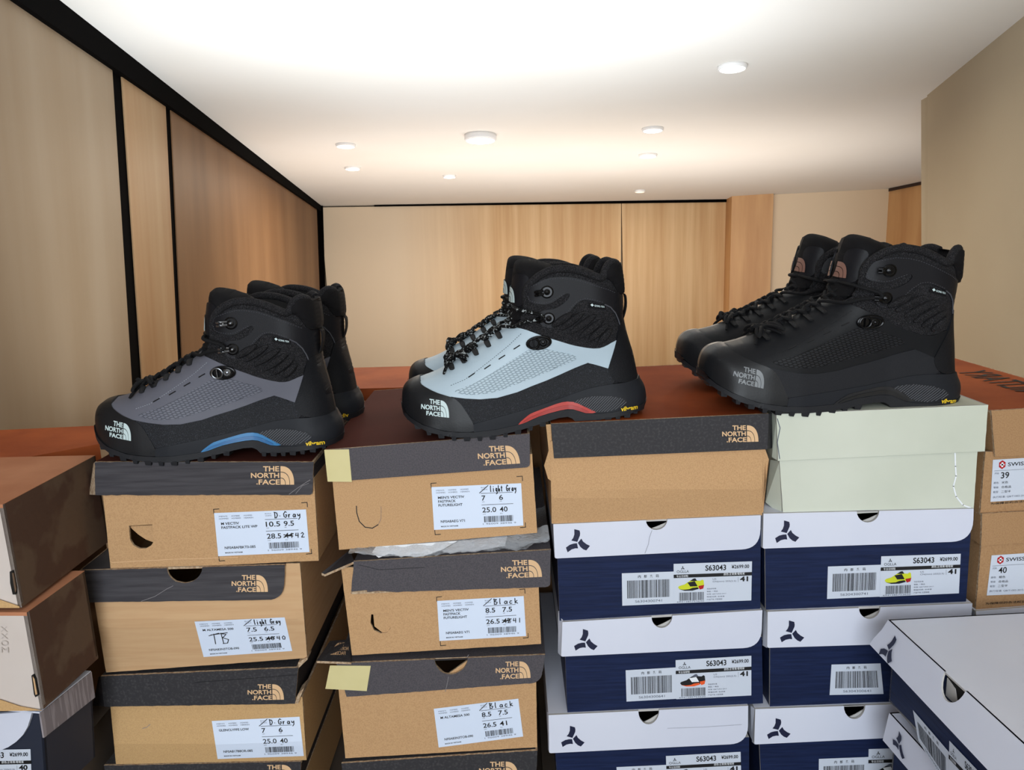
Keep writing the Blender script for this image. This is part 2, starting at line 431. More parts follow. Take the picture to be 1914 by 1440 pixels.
KB = dict(bump=.12, bscale=9, bstretch=(.6, .6, 22), kind='noise')
M_kraft = mat('kraft_board', (196, 156, 112), .82, rgb2=(184, 144, 102), scale=700, detail=3, lo=.42, hi=.62, bump=.10, bscale=300)
M_kraft2 = mat('kraft_board_pale', (202, 165, 124), .82, rgb2=(196, 157, 116), scale=14, stretch=(1, 1, 14), bump=.12, bscale=9, bstretch=(.5, .5, 20))
M_kraft3 = mat('kraft_board_yellow', (200, 162, 112), .82, rgb2=(190, 152, 104), scale=700, lo=.42, hi=.62, bump=.1, bscale=300)
M_kin = mat('kraft_inside', (150, 112, 76), .9)
M_edge = mat('torn_board_edge', (196, 174, 146), .9, rgb2=(150, 120, 92), scale=300)
M_black = mat('black_printed_board', (72, 70, 74), .62, spec=.2, rgb2=(58, 56, 60), scale=14, stretch=(1, 1, 16), bump=.35, bscale=10, bstretch=(.4, .4, 22))
M_black2 = mat('black_speckled_board', (54, 53, 56), .6, spec=.2, rgb2=(74, 72, 74), scale=330, lo=.5, hi=.75, bump=.2, bscale=300)
M_black3 = mat('grey_black_board', (86, 82, 86), .66, spec=.2, rgb2=(74, 71, 76), scale=650, lo=.42, hi=.6, bump=.15, bscale=200)
M_ltop = mat('warm_sheen_lid_top', (84, 44, 38), .8, spec=.06, rgb2=(70, 36, 30), scale=5, lo=.3, hi=.7, bump=.08, bscale=9, bstretch=(20, .5, 1))  # warm reflected light put into the black lid's top colour
M_ltop_o = mat('orange_sheen_lid_top', (142, 66, 30), .8, spec=.05, rgb2=(120, 52, 22), scale=7, bump=.08, bscale=9, bstretch=(20, .5, 1))  # black lid top with the wall's orange reflection in its colour
M_rust = mat('warm_lit_kraft_top', (166, 84, 42), .75, spec=.2, rgb2=(146, 70, 34), scale=12, bump=.1, bscale=120)  # orange of warm light from above put into brown box tops
M_navy = mat('navy_board', (27, 39, 74), .52, spec=.2, rgb2=(21, 31, 61), scale=20, stretch=(1, 1, 14), bump=.18, bscale=10, bstretch=(.4, .4, 22))
M_white = mat('white_coated_board', (222, 226, 240), .42, rgb2=(212, 216, 232), scale=3, bump=.05, bscale=10)
M_whin = mat('white_board_inside', (186, 184, 182), .7)
M_cream_b = mat('pale_green_white_board', (212, 216, 202), .5, rgb2=(200, 205, 190), scale=5, bump=.08, bscale=12)
M_swiss = mat('plain_brown_board', (172, 134, 94), .8, rgb2=(160, 122, 84), scale=600, lo=.4, hi=.65, bump=.15, bscale=200)
M_paper = mat('white_sticker_paper', (218, 230, 250), .4)
M_paper2 = mat('grey_white_sticker_paper', (206, 214, 228), .4)
M_ink = mat('black_ink', (14, 14, 18), .6)
M_ink2 = mat('grey_ink', (86, 92, 108), .6)
M_kraftprint = mat('kraft_coloured_print', (222, 184, 142), .8)
M_navyprint = mat('navy_print', (22, 28, 58), .5)
M_whiteprint = mat('white_print', (240, 244, 250), .5)
M_red = mat('red_print', (176, 22, 28), .5)
M_yel = mat('yellow_green_print', (206, 214, 40), .5)
M_orange = mat('orange_print', (236, 92, 40), .5)
M_tape = mat('cream_tape', (226, 216, 166), .22, rgb2=(214, 202, 148), scale=8, bump=.2, bscale=25)
M_dark = mat('inside_shade', (16, 13, 12), .9)  # shade of box insides put into a near-black colour
PAL = [M_ink, M_ink2, M_kraftprint, M_navyprint, M_whiteprint, M_red, M_yel, M_orange, M_paper, mat('faint_emboss', (186, 176, 170), .7), mat('crease_grey', (158, 160, 172), .6), mat('pale_crease', (128, 124, 126), .6)]
INK, INK2, KP, NP, WP, RED, YEL, ORA, PAP = range(9)
Y0 = .93

class Face:
    """a real plane in the room, found through the photograph; pt() returns points lying on it"""
    def __init__(s, Y=Y0, yaw=0.0, x=0.0, plane=None, crease=None, amp=0.0, half=70):
        if plane: s.p, s.n = Vector(plane[0]), Vector(plane[1]).normalized()
        else:
            s.p = Vector((x, Y, 0)); s.n = Vector((math.sin(yaw), -math.cos(yaw), 0))   # towards the camera
        s.cr, s.amp, s.half = crease, amp, half
    def pt(s, x, y, off=0.0):
        o = off
        if s.cr:
            (xa, ya), (xb, yb) = s.cr; yc = ya + (yb - ya) * (x - xa) / (xb - xa)
            o += s.amp * max(0.0, 1 - abs(y - yc) / s.half)
        return onP(x, y, s.p + s.n * o, s.n)

class Print:
    """flat print on a face: everything is placed in the unit square of a quad"""
    def __init__(s, face, quad, off=.0004):
        s.F, s.q, s.off, s.b = face, quad, off, MB()
    def uv(s, u, v):
        (x0, y0), (x1, y1), (x2, y2), (x3, y3) = s.q    # TL TR BR BL, v down
        return ((1 - v) * ((1 - u) * x0 + u * x1) + v * ((1 - u) * x3 + u * x2), (1 - v) * ((1 - u) * y0 + u * y1) + v * ((1 - u) * y3 + u * y2))
    def P(s, u, v, k=0): x, y = s.uv(u, v); return s.F.pt(x, y, s.off + k * .00015)
    def poly(s, pts, mi=INK, k=0):
        V, T, _ = triangulate([tuple(p) for p in pts]); 
        s.b.add([s.P(a, c, k) for a, c in V], T, mi)
    def rect(s, u0, v0, u1, v1, mi=INK, k=0): s.b.add([s.P(u0, v0, k), s.P(u1, v0, k), s.P(u1, v1, k), s.P(u0, v1, k)], [(0, 1, 2, 3)], mi)
    def text(s, t, u0, v0, u1, v1, mi=INK, bold=0.0, k=0, fit=True, sp=1.0):
        V, Fc, asp = text_geo(t, bold, sp)
        s.b.add([s.P(u0 + (u1 - u0) * a, v1 + (v0 - v1) * c, k) for a, c in V], Fc, mi)
    def line(s, pts, w, mi=INK, k=0, asp=1.0):
        for i in range(len(pts) - 1):
            (a, c), (d, e) = pts[i], pts[i + 1]
            dx, dy = (d - a) * asp, e - c; L = math.hypot(dx, dy) or 1e-6
            nx, ny = -dy / L * w / asp, dx / L * w; ex, ey = dx / L * w * .5 / asp, dy / L * w * .5
            s.b.add([s.P(a - nx - ex, c - ny - ey, k), s.P(a + nx - ex, c + ny - ey, k), s.P(d + nx + ex, e + ny + ey, k), s.P(d - nx + ex, e - ny + ey, k)], [(0, 1, 2, 3)], mi)
    def hand(s, t, u0, v0, u1, v1, w=.0095, mi=INK, asp=1.9):
        n = len(t); cw = (u1 - u0) / n
        for i, ch in enumerate(t):
            for st in STROKES.get(ch, []):
                s.line([(u0 + cw * (i + a * 1.15), v1 + (v0 - v1) * c) for a, c in st], w, mi, 1, asp)
    def bars(s, u0, v0, u1, v1, n, seed, mi=INK):
        rnd = random.Random(seed); x = u0; step = (u1 - u0) / n
        while x < u1 - step * .4:
            w = step * rnd.choice((.25, .3, .5, .8)); s.rect(x, v0, x + w, v1, mi); x += w + step * rnd.choice((.25, .4, .6))
    def done(s, name, parent, label=None, keep=None):
        o = s.b.build(name, PAL, parent)
        if label: o['label'] = label
        return o

def sticker(face, quad, parent, m=M_paper, off=.0006, label=None, name='sticker'):
    b = MB(); n = 8
    V, F = [], []
    pr = Print(face, quad, off)
    for j in range(n + 1):
        for i in range(n + 1): V.append(pr.P(i / n, j / n))
    for j in range(n):
        for i in range(n): a = j * (n + 1) + i; F.append((a, a + 1, a + n + 2, a + n + 1))
    b.add(V, F); o = b.build(name, m, parent)
    if label: o['label'] = label
    return o

def mountain_logo(face, quad, parent, mi=KP, off=.0005, name='logo_print', reg=True):
    """three lines of capitals set right against a quarter dome of three bands"""
    p = Print(face, quad, off)
    p.text('THE', .285, .0, .655, .285, mi, .028); p.text('NORTH', .0, .355, .655, .64, mi, .028); p.text('FACE', .175, .715, .67, 1.0, mi, .028)
    if reg: p.line([(.125, .95), (.15, .93), (.15, .99), (.125, .97)], .012, mi, 0, 2.2)
    dome(p, .685, 0, 1.0, 1.0, mi)
    return p.done(name, parent)
def dome(p, u0, v0, u1, v1, mi, n=14):
    def arc(r, k):
        a = k / n * math.pi / 2; e = .82
        return (u0 + (u1 - u0) * r * math.sin(a) ** e, v1 + (v0 - v1) * r * math.cos(a) ** e)
    for ro, ri in ((1.0, .70), (.66, .38), (.34, .0)):
        if ri == 0: pts = [arc(ro, k) for k in range(n + 1)] + [(u0, v1)]
        else: pts = [arc(ro, k) for k in range(n + 1)] + [arc(ri, k) for k in range(n, -1, -1)]
        p.poly(pts, mi)
BL = [[(338, 240), (378, 252), (382, 272), (380, 290), (358, 338), (312, 325), (328, 305), (337, 280)], [(268, 375), (300, 356), (330, 349), (355, 348), (362, 388), (340, 386), (312, 392), (280, 412)],
      [(390, 315), (402, 338), (428, 360), (455, 375), (425, 408), (402, 398), (380, 378), (362, 345)]]
def blades(p, u0, v0, u1, v1, mi):
    for b in BL: p.poly([(u0 + (u1 - u0) * (x - 268) / 187, v0 + (v1 - v0) * (y - 240) / 172) for x, y in b], mi)

def tnf_sticker(face, quad, parent, lines, size, hand_top, num=None, code='', corners=True, strike=True, oldnum=None, handnum=None, seed=1, sig=False):
    st = sticker(face, quad, parent, M_paper, label='white size sticker')
    p = Print(face, quad, .0009)
    for i, t in enumerate(("MEN'S", 'HOMBRE', 'HOMMES')): p.text(t, .05 + i * .135, .07, .05 + i * .135 + .09, .10, INK2)
    for i, t in enumerate(('HOMMES', 'HOMBRES', 'HERREN')): p.text(t, .05 + i * .135, .125, .05 + i * .135 + .10, .155, INK2)
    y = .225
    for t in lines: p.text(t, .065, y, .065 + .0245 * len(t), y + .06, INK, .02); y += .09
    p.text(code, .08, .785, .08 + .0225 * len(code), .845, INK, .015); p.text('MADE IN VIETNAM', .08, .915, .27, .945, INK, .02)
    p.text('BLACK', .55, .05, .62, .075, INK2); p.text('WHITE', .55, .10, .62, .125, INK2)
    if strike: p.line([(.53, .19), (.63, .02)], .008, INK, 1, 1.9)
    p.hand(hand_top, .65, .03, .95, .17)
    p.rect(.545, .195, .90, .205, INK); p.rect(.545, .465, .90, .475, INK)
    a, b_, c, d = size
    def num_(t, u, v): p.text(t, u, v, u + .044 * len(t) - (.02 if '.' in t else 0), v + .12, INK, .012)
    num_(a, .55, .25); num_(b_, .745, .25); p.text('US', .555, .385, .58, .41, INK2); p.text('UK', .75, .385, .775, .41, INK2)
    num_(c, .55, .53); num_(d, .745, .53); p.text('CM', .555, .675, .585, .70, INK2); p.text('EU', .75, .675, .775, .70, INK2)
    if handnum:
        p.line([(.735, .63), (.84, .55)], .012, INK, 1, 1.9); p.line([(.735, .57), (.835, .61)], .01, INK, 1, 1.9)
        p.hand(handnum, .86, .53, .98, .65, .009)
    if sig: p.hand('TB', .13, .36, .36, .66, .009); p.line([(.14, .40), (.33, .36)], .01, INK, 1, 1.9)
    p.bars(.565, .74, .895, .88, 34, seed); p.text('1 96009 38946 9', .55, .90, .92, .935, INK2)
    p.done('lettering', st)
    if corners:
        (x0, y0), (x1, y1), (x2, y2), (x3, y3) = quad
        q = Print(face, [(x0 - 1, y0 - 7), (x1 + 2, y1 - 13), (x2 + 4, y2 + 3), (x3 + 2, y3 + 9)], .0004)
        for (u, v, a, b2) in ((0, 0, 1, 1), (1, 0, -1, 1), (1, 1, -1, -1), (0, 1, 1, -1)):
            q.b = MB(); q.line([(u + a * .06, v), (u, v), (u, v + b2 * .09)], .007, INK, 0, 1.9)
            q.done('corner_mark', parent)

def shoe_pic(p, u0, v0, u1, v1, kind):
    U = lambda x, y: (u0 + (u1 - u0) * x, v0 + (v1 - v0) * y)
    body = [(0, .68), (.04, .58), (.25, .46), (.45, .2), (.58, .05), (.66, .02), (.72, .18), (.85, .22), (.93, .12), (.98, .2), (1, .6), (.97, .8), (.8, .8), (.5, .88), (.2, .9), (.05, .82)]
    p.poly([U(*q) for q in body], YEL if kind == 'y' else INK)
    p.poly([U(*q) for q in [(.03, .82), (.2, .88), (.42, .86), (.55, .76), (.75, .72), (.8, .86), (.55, .98), (.25, .97)]], INK if kind == 'y' else ORA, 1)
    p.poly([U(*q) for q in [(.78, .62), (.93, .58), (1, .55), (.97, .84), (.84, .92), (.8, .78)]], RED if kind == 'y' else ORA, 2)
    p.poly([U(*q) for q in [(.46, .2), (.58, .03), (.66, 0), (.73, .2), (.62, .22)]], INK if kind == 'y' else INK2, 2)
    for k in range(4): p.line([U(.4 + .07 * k, .32 - .02 * k), U(.5 + .07 * k, .62)], .012, INK if kind == 'y' else WP, 2, 1.0)
def shoe_stickers(face, q1, q2, parent, kind, code, size='41', full=True):
    if q1:
        st = sticker(face, q1, parent, M_paper2, label='white barcode sticker')
        p = Print(face, q1, .0009)
        for i, ch in enumerate('内部条码'): p.text(ch, .31 + i * .115, .075, .31 + i * .115 + .055, .165, INK, .01)
        p.bars(.10, .235, .925, .785, 44, code); p.text(code, .25, .85, .77, .925, INK2)
        p.done('lettering', st)
    if q2:
        st = sticker(face, q2, parent, M_paper2, off=.0010, label='white price sticker with a small shoe picture')
        p = Print(face, q2, .0013)
        blades(p, .095, .065, .14, .15, INK); p.text('OGLLA', .04, .17, .195, .235, INK, .0)
        p.text('S63043', .405, .06, .67, .205, INK, .02); p.text('¥2699.00', .74, .075, .965, .17, INK, .02)
        p.rect(0, .275, 1, .36, INK); p.text('专业羽球鞋', .035, .29, .185, .345, WP, 0, 1); p.text('颜色:正青黄/葡萄紫', .64, .275, .91, .335, WP, 0, 1)
        shoe_pic(p, .055, .385, .39, .70, kind); p.bars(.07, .735, .385, .94, 30, code + 'x', INK)
        p.text('6941285753620', .04, .95, .39, .985, INK2)
        p.text('US', .50, .40, .545, .44, INK2); p.text('CN(mm) 255(2.5)', .50, .465, .80, .515, INK2); p.rect(.825, .39, .828, .52, INK2)
        p.text(size, .85, .38, .955, .505, INK, .035)
        for i, t in enumerate(('货品名称:鞋', '等级: 一等品', '标准: QB/T2955-2017', '帮面材质: 合成革', '产品产地: 中国福建')): p.text(t, .425, .645 + i * .068, .425 + (.12, .14, .25, .23, .2)[i], .68 + i * .068, INK2)
        p.done('lettering', st)

def offset_px(poly, dx=0, dy=0): return [(x + dx, y + dy) for x, y in poly]
def notch(cx, top_l, top_r, r, depth, n=12):
    """points of a half round cut in a top edge from left to right; top_l, top_r end points of the edge"""
    (xa, ya), (xb, yb) = top_l, top_r
    e = lambda x: ya + (yb - ya) * (x - xa) / (xb - xa)
    return [(cx - r * math.cos(math.pi * k / n), e(cx - r * math.cos(math.pi * k / n)) + depth * math.sin(math.pi * k / n)) for k in range(n + 1)]

def wobble(poly, amp, step, seed):
    rnd = random.Random(seed); out = []
    for q in densify(poly, step): out.append((q[0] + rnd.uniform(-amp, amp), q[1] + rnd.uniform(-amp, amp)))
    return out

def carton(label, lid, body, mats, depth=.35, group=None, cat='box', face=None, notch_at=None, lid_round=0, holes=(), rough_lid=0.0, rough_body=.25,
           side_r=True, top_mat=None, thick=.003, seed=0, lip=None, lid_round_l=0, name='shoe_box', body_top=None, lid_side_r=True, inner=None, hinge=False):
    """lid, body: four photographed corners TL TR BR BL of the front faces. mats: (lid, body, inside, edge)"""
    F = face or Face()
    ml, mb_, mi_, me = mats
    Fb = Face(plane=(F.p - F.n * (thick + .0012), F.n), crease=F.cr, amp=F.amp, half=F.half)
    dv = -F.n * depth
    o = thing(name, label, cat, group)
    cen = (F.pt(*body[3]) + F.pt(*body[2])) / 2 + dv / 2; o.location = cen
    bpy.context.view_layer.update()
    inv = Matrix.Translation(-cen)
    T = lambda P: [p - cen for p in P]
    back = -F.n * thick
    # ---- body
    b = MB()
    out = list(body)
    if body_top: out = [body[0]] + list(body_top) + [body[1], body[2], body[3]]
    out = wobble(out, rough_body, 14, seed + 5)
    V, Tr, lp = triangulate(out, holes, grid=16)
    b.tris(T([Fb.pt(*p) for p in V]), Tr, back, lp, 0, 1)
    TL, TR, BR, BL_ = [Fb.pt(*p) for p in body]
    lowL = BL_ ; lowR = BR
    def q(*P, tv): b.slab(T(P), tv, 0, 1)
    ux = (TR - TL).normalized()
    e = back * 1.02
    q(TL + e, TL + dv, BL_ + dv, BL_ + e, tv=ux * thick); q(TR + e, TR + dv, BR + dv, BR + e, tv=-ux * thick)
    q(TL + dv, TR + dv, BR + dv, BL_ + dv, tv=F.n * thick)
    up = Vector((0, 0, thick))
    q(BL_ + e, BR + e, BR + dv, BL_ + dv, tv=up)
    bo = b.build('body', [mb_, me], o)
    bo['label'] = {'M': 'body'}.get('x', mb_.name.replace('_', ' ') + ' tray')
    # ---- lid
    b = MB()
    lTL, lTR, lBR, lBL = lid
    top = [lTL]
    if notch_at: top += notch(notch_at[0], lTL, lTR, notch_at[1], notch_at[2])
    top += [lTR]
    outl = top + (round_corner(lTR, lBR, lBL, lid_round, 8) if lid_round else [lBR]) + (round_corner(lBR, lBL, lTL, lid_round_l, 5) if lid_round_l else [lBL])
    outl = [outl[0]] + outl[1:]
    if rough_lid: outl = wobble(outl, rough_lid, 10, seed)
    V, Tr, lp = triangulate(outl, (), grid=16)
    b.tris(T([F.pt(*p) for p in V]), Tr, back, lp, 0, 1)
    TL, TR, BR, BL_ = [F.pt(*p) for p in lid]
    b.slab(T([TL + e, TR + e, TR + dv * 1.01, TL + dv * 1.01]), (0, 0, -thick), 2 if top_mat else 0, 1)
    b.slab(T([TL + e, TL + dv * 1.01, BL_ + dv * 1.01, BL_ + e]), ux * thick * .9, 0, 1)
    if lid_side_r: b.slab(T([TR + e, TR + dv * 1.01, BR + dv * 1.01, BR + e]), -ux * thick * .9, 0, 1)
    b.slab(T([TL + dv, TR + dv, BR + dv, BL_ + dv]), dv.normalized() * thick, 0, 1)
    lo = b.build('lid', [ml, me] + ([top_mat] if top_mat else []), o)
    lo['label'] = ml.name.replace('_', ' ') + ' lid'
    o['_c'] = list(cen)
    return o, F, Fb, cen, bo, lo
def unshift(o, cen):
    """children built in room coordinates hang on an Empty placed at cen"""
    for c in o.children:
        pass
def extra(o, cen, name, b, mats, label=None, smooth=False):
    b.v = [v - cen for v in b.v]
    x = b.build(name, mats, o, smooth)
    if label: x['label'] = label
    return x
class Off:
    """a face seen in the frame of its box's Empty"""
    def __init__(s, F, cen): s.F, s.c = F, cen
    def pt(s, x, y, off=0.0): return s.F.pt(x, y, off) - s.c

KR = (M_black, M_kraft, M_kin, M_edge)
def Q(c, *pts): return [c(*p) for p in pts]
GT = 'kraft shoe boxes with black lids'
GN = 'navy shoe boxes with white lids'

# ---- first stack
o, F, Fb, cn, bo, lo = carton('kraft box with D. Gray sticker and open thumb hole, topmost of the first stack', Q(c4, (110, 180), (1775, 180), (1765, 430), (115, 432)),
    Q(c4, (160, 300), (1778, 300), (1815, 930), (232, 1005)), (M_black, M_kraft, M_kin, M_edge), group=GT, lid_round=6, rough_lid=.7, seed=1, top_mat=M_ltop,
    holes=[Q(c4, (370, 665), (548, 655), (556, 790), (540, 815), (500, 838), (450, 838), (405, 815), (378, 770))])
fl = Off(F, cn); fb = Off(Fb, cn)
mountain_logo(fl, Q(c4, (1297, 212), (1628, 210), (1628, 352), (1300, 352)), lo)
tnf_sticker(fb, Q(c4, (1018, 568), (1718, 540), (1745, 865), (1050, 897)), bo, ['M VECTIV', 'FASTPACK LITE WP'], ('10.5', '9.5', '28.5', '44'), 'D.Gray', code='NF0A8AFBKT0-085', strike=False, handnum='42', seed=3)
b = MB(); b.slab([F.pt(*p, -.010) for p in Q(c4, (372, 668), (548, 660), (556, 790), (500, 770), (440, 730))], (0, .001, 0)); extra(o, cn, 'thumb_flap', b, M_kraft)
b = MB(); pa_ = [F.pt(*c4(112, 178), -.001), F.pt(*c4(118, 430), -.001)]
b.slab([pa_[0], F.pt(*c4(100, 190), -.02), F.pt(*c4(66, 428), -.02), pa_[1]], (.0015, .001, 0), 0); extra(o, cn, 'corner_flap', b, M_edge, 'torn brown lid corner')

o, F, Fb, cn, bo, lo = carton('kraft box with a slumped front and scribbled light Gray sticker, second of the first stack', Q(c5, (60, 130), (1415, 92), (1405, 322), (70, 340)),
    Q(c5, (165, 345), (1512, 82), (1560, 705), (240, 800)), (M_black, M_kraft2, M_kin, M_edge), group=GT, lid_round=30, rough_lid=.4, seed=2, lid_side_r=False,
    face=Face(crease=(c5(170, 480), c5(1515, 440)), amp=.010, half=85), notch_at=(c5(755, 0)[0], 33, 29),
    body_top=[c5(170, 250), c5(600, 240)] + [c5(x, y) for x, y in ((640, 250), (700, 330), (800, 300), (850, 230))] + [c5(1300, 120), c5(1420, 84)])
fl = Off(F, cn); fb = Off(Fb, cn)
mountain_logo(fl, Q(c5, (1063, 160), (1300, 158), (1302, 270), (1065, 272)), lo)
tnf_sticker(fb, Q(c5, (820, 465), (1412, 437), (1462, 658), (880, 698)), bo, ['M ALTAMESA 500'], ('7.5', '6.5', '25.5', '40'), 'light Gray', code='NF0A83N3TOB-090', corners=False, handnum='40', seed=4, sig=True)
b = MB(); b.slab([F.pt(*c5(62, 130), -.001), F.pt(*c5(48, 140), -.03), F.pt(*c5(24, 328), -.03), F.pt(*c5(75, 338), -.001)], (.0015, .001, 0)); extra(o, cn, 'corner_flap', b, M_black, 'open lid corner')

o, F, Fb, cn, bo, lo = carton('kraft box with D. Gray sticker of size 40, third of the first stack', Q(c5, (205, 825), (1500, 768), (1480, 1005), (230, 1025)),
    Q(c5, (262, 960), (1528, 960), (1555, 1375), (305, 1402)), (M_black2, M_kraft3, M_kin, M_edge), group=GT, rough_lid=.5, seed=3, face=Face(crease=(c5(270, 1280), c5(1550, 1262)), amp=.007, half=60))
fl = Off(F, cn); fb = Off(Fb, cn)
mountain_logo(fl, Q(c5, (1167, 878), (1405, 876), (1407, 978), (1170, 982)), lo)
tnf_sticker(fb, Q(c5, (933, 1118), (1510, 1090), (1538, 1348), (972, 1368)), bo, ['GLENCLYFFE LOW'], ('7', '6', '25.0', '40'), 'D.Gray', code='NF0A817B8OR-085', corners=False, seed=5)
b = MB(); b.slab([F.pt(*c5(205, 825), -.001), F.pt(*c5(190, 830), -.03), F.pt(*c5(152, 1018), -.03), F.pt(*c5(228, 1022), -.001)], (.0015, .001, 0)); extra(o, cn, 'corner_flap', b, M_black, 'open lid corner')
b = MB(); b.slab([F.pt(*p, .0005) for p in Q(c5, (1500, 735), (1560, 700), (1562, 715), (1530, 745), (1505, 770))], (0, .02, 0)); extra(o, cn, 'torn_corner', b, M_edge, 'torn corner'); b = MB(); b.slab([F.pt(*p, .0005) for p in Q(c5, (1480, 1000), (1500, 940), (1540, 900), (1520, 950), (1500, 1005))], (0, .02, 0)); extra(o, cn, 'torn_corner', b, M_edge, 'torn corner')
# the slanting black lid top of that box shows in front of the slumped one
o, F, Fb, cn, bo, lo = carton('kraft box cut off by the picture edge, lowest of the first stack', [c5(225, 1412), c5(1520, 1385), (558, 1480), (203, 1490)],
    [(222, 1476), (562, 1470), (566, 1590), (230, 1604)], (M_black2, M_kraft3, M_kin, M_edge), group=GT, rough_lid=.5, seed=4)
mountain_logo(Off(F, cn), [(480, 1431), (548, 1430), (549, 1459), (481, 1461)], lo)

# ---- second stack
o, F, Fb, cn, bo, lo = carton('kraft box with light Gray sticker and cream tape on its lid corner', Q(c6, (108, 170), (1670, 45), (1672, 300), (150, 412)),
    Q(c6, (158, 300), (1688, 200), (1728, 800), (220, 930)), (M_black3, M_kraft, M_kin, M_edge), group=GT, lid_round=9, seed=6, top_mat=M_ltop, depth=.36)
fl = Off(F, cn); fb = Off(Fb, cn)
mountain_logo(fl, Q(c6, (1270, 143), (1580, 133), (1597, 272), (1280, 292)), lo)
tnf_sticker(fb, Q(c6, (922, 452), (1605, 422), (1622, 745), (942, 778)), bo, ["MEN'S VECTIV", 'FASTPACK', 'FUTURELIGHT'], ('7', '6', '25.0', '40'), 'light Gray', code='NF0A8AEG V71', seed=7)
sticker(fl, Q(c6, (106, 168), (294, 164), (316, 412), (132, 410)), lo, M_tape, .0008, 'cream tape', 'tape')
p = Print(fb, Q(c6, (340, 590), (560, 590), (560, 780), (340, 780)), .0004)
p.line([(.05, .03), (.06, .3), (.15, .65), (.35, .88), (.6, .92), (.8, .78)], .018, INK, 0, 1.15); p.line([(.8, .78), (.9, .55), (.9, .05)], .006, INK2, 0, 1.15); p.done('thumb_cut', bo)

o, F, Fb, cn, bo, lo = carton('kraft box with Black sticker and a half open thumb hole, under the plastic bag', [c6(330, 1020), c7(1470, 92), c7(1468, 320), c7(250, 360)],
    Q(c7, (188, 200), (1392, 200), (1412, 668), (255, 738)), (M_black3, M_kraft, M_kin, M_edge), group=GT, lid_round=10, seed=7, rough_lid=.5, lid_side_r=False,
    holes=[Q(c7, (372, 488), (480, 480), (492, 500), (492, 570), (470, 598), (430, 604), (390, 585), (368, 540))])
fl = Off(F, cn); fb = Off(Fb, cn)
mountain_logo(fl, Q(c7, (1163, 158), (1412, 152), (1417, 258), (1168, 268)), lo)
tnf_sticker(fb, Q(c7, (775, 405), (1305, 375), (1320, 620), (790, 650)), bo, ["MEN'S VECTIV", 'FASTPACK', 'FUTURELIGHT'], ('8.5', '7.5', '26.5', '42'), 'Black', code='NF0A8AEG V71', handnum='41', seed=8)
b = MB(); b.slab([F.pt(*p, -.006) for p in Q(c7, (385, 486), (495, 480), (498, 600), (440, 598), (392, 560))], (0, .0012, 0)); extra(o, cn, 'thumb_flap', b, M_kraft)
b = MB(); b.slab([F.pt(*c6(335, 1018), -.001), F.pt(*c6(300, 930), -.05), F.pt(*c6(110, 1085), -.012), F.pt(*c6(85, 1105), .004), F.pt(*c6(110, 1115), .006)], (0, 0, -.003), 0, 1); extra(o, cn, 'torn_flap', b, [M_black, M_edge], 'torn lid flap with pale board edge')
b = MB(); b.slab([F.pt(*p, .001) for p in Q(c7, (250, 350), (345, 340), (350, 352), (420, 345), (520, 352), (350, 360), (255, 364))], (0, .003, 0)); extra(o, cn, 'torn_edge', b, M_edge, 'pale torn board edge')

o, F, Fb, cn, bo, lo = carton('kraft box with Black sticker of size 41 and glossy tape over its left lid end', [c7(160, 788), c7(1437, 735), c7(1410, 905), c7(222, 992)],
    Q(c7, (160, 815), (1380, 860), (1388, 1300), (215, 1368)), (M_black3, M_kraft, M_kin, M_edge), group=GT, lid_round=20, seed=8, rough_lid=.5, notch_at=(c7(862, 0)[0], 31, 29), lid_side_r=False,
    body_top=[c7(700, 850), c7(760, 790), c7(830, 860), c7(960, 770), c7(1200, 800)])
fl = Off(F, cn); fb = Off(Fb, cn)
mountain_logo(fl, Q(c7, (1133, 778), (1345, 774), (1347, 876), (1135, 886)), lo)
tnf_sticker(fb, Q(c7, (755, 1065), (1272, 1003), (1302, 1235), (785, 1302)), bo, ['M ALTAMESA 500'], ('8.5', '7.5', '26.5', '41'), 'Black', code='NF0A83N3TOB-090', corners=False, seed=9)
sticker(fl, Q(c7, (120, 800), (370, 802), (345, 957), (92, 943)), lo, M_tape, .0012, 'glossy cream tape', 'tape')
b = MB(); b.slab([F.pt(*c7(160, 790)), F.pt(*c7(1437, 737)), F.pt(*c7(1430, 678), -.05), F.pt(*c7(250, 742), -.05)], (0, .001, -.002)); extra(o, cn, 'lid_slope', b, M_black, 'slanting black lid edge')
b = MB(); tq = Q(c7, (38, 772), (250, 780), (242, 640), (120, 650)); b.slab([F.pt(*tq[0], .006), F.pt(*tq[1], .004), F.pt(*tq[2], -.05), F.pt(*tq[3], -.05)], (0, 0, -.003), 0, 1)
tf = extra(o, cn, 'raised_flap', b, [M_black2, M_edge], 'raised black flap with upside down logo')
vv = [F.pt(*tq[0], .006), F.pt(*tq[1], .004), F.pt(*tq[2], -.05), F.pt(*tq[3], -.05)]
class Quad3:
    def __init__(s, v, up): s.v, s.up = v, up
    def pt(s, x, y, off=0.0): v = s.v; return (v[0] * (1 - x) + v[1] * x) * (1 - y) + (v[3] * (1 - x) + v[2] * x) * y + s.up * (off + .0004)
mountain_logo(Quad3([q_ - cn for q_ in vv], Vector((0, -.3, .95))), [(.93, .85), (.33, .85), (.33, .28), (.93, .28)], tf, reg=False)

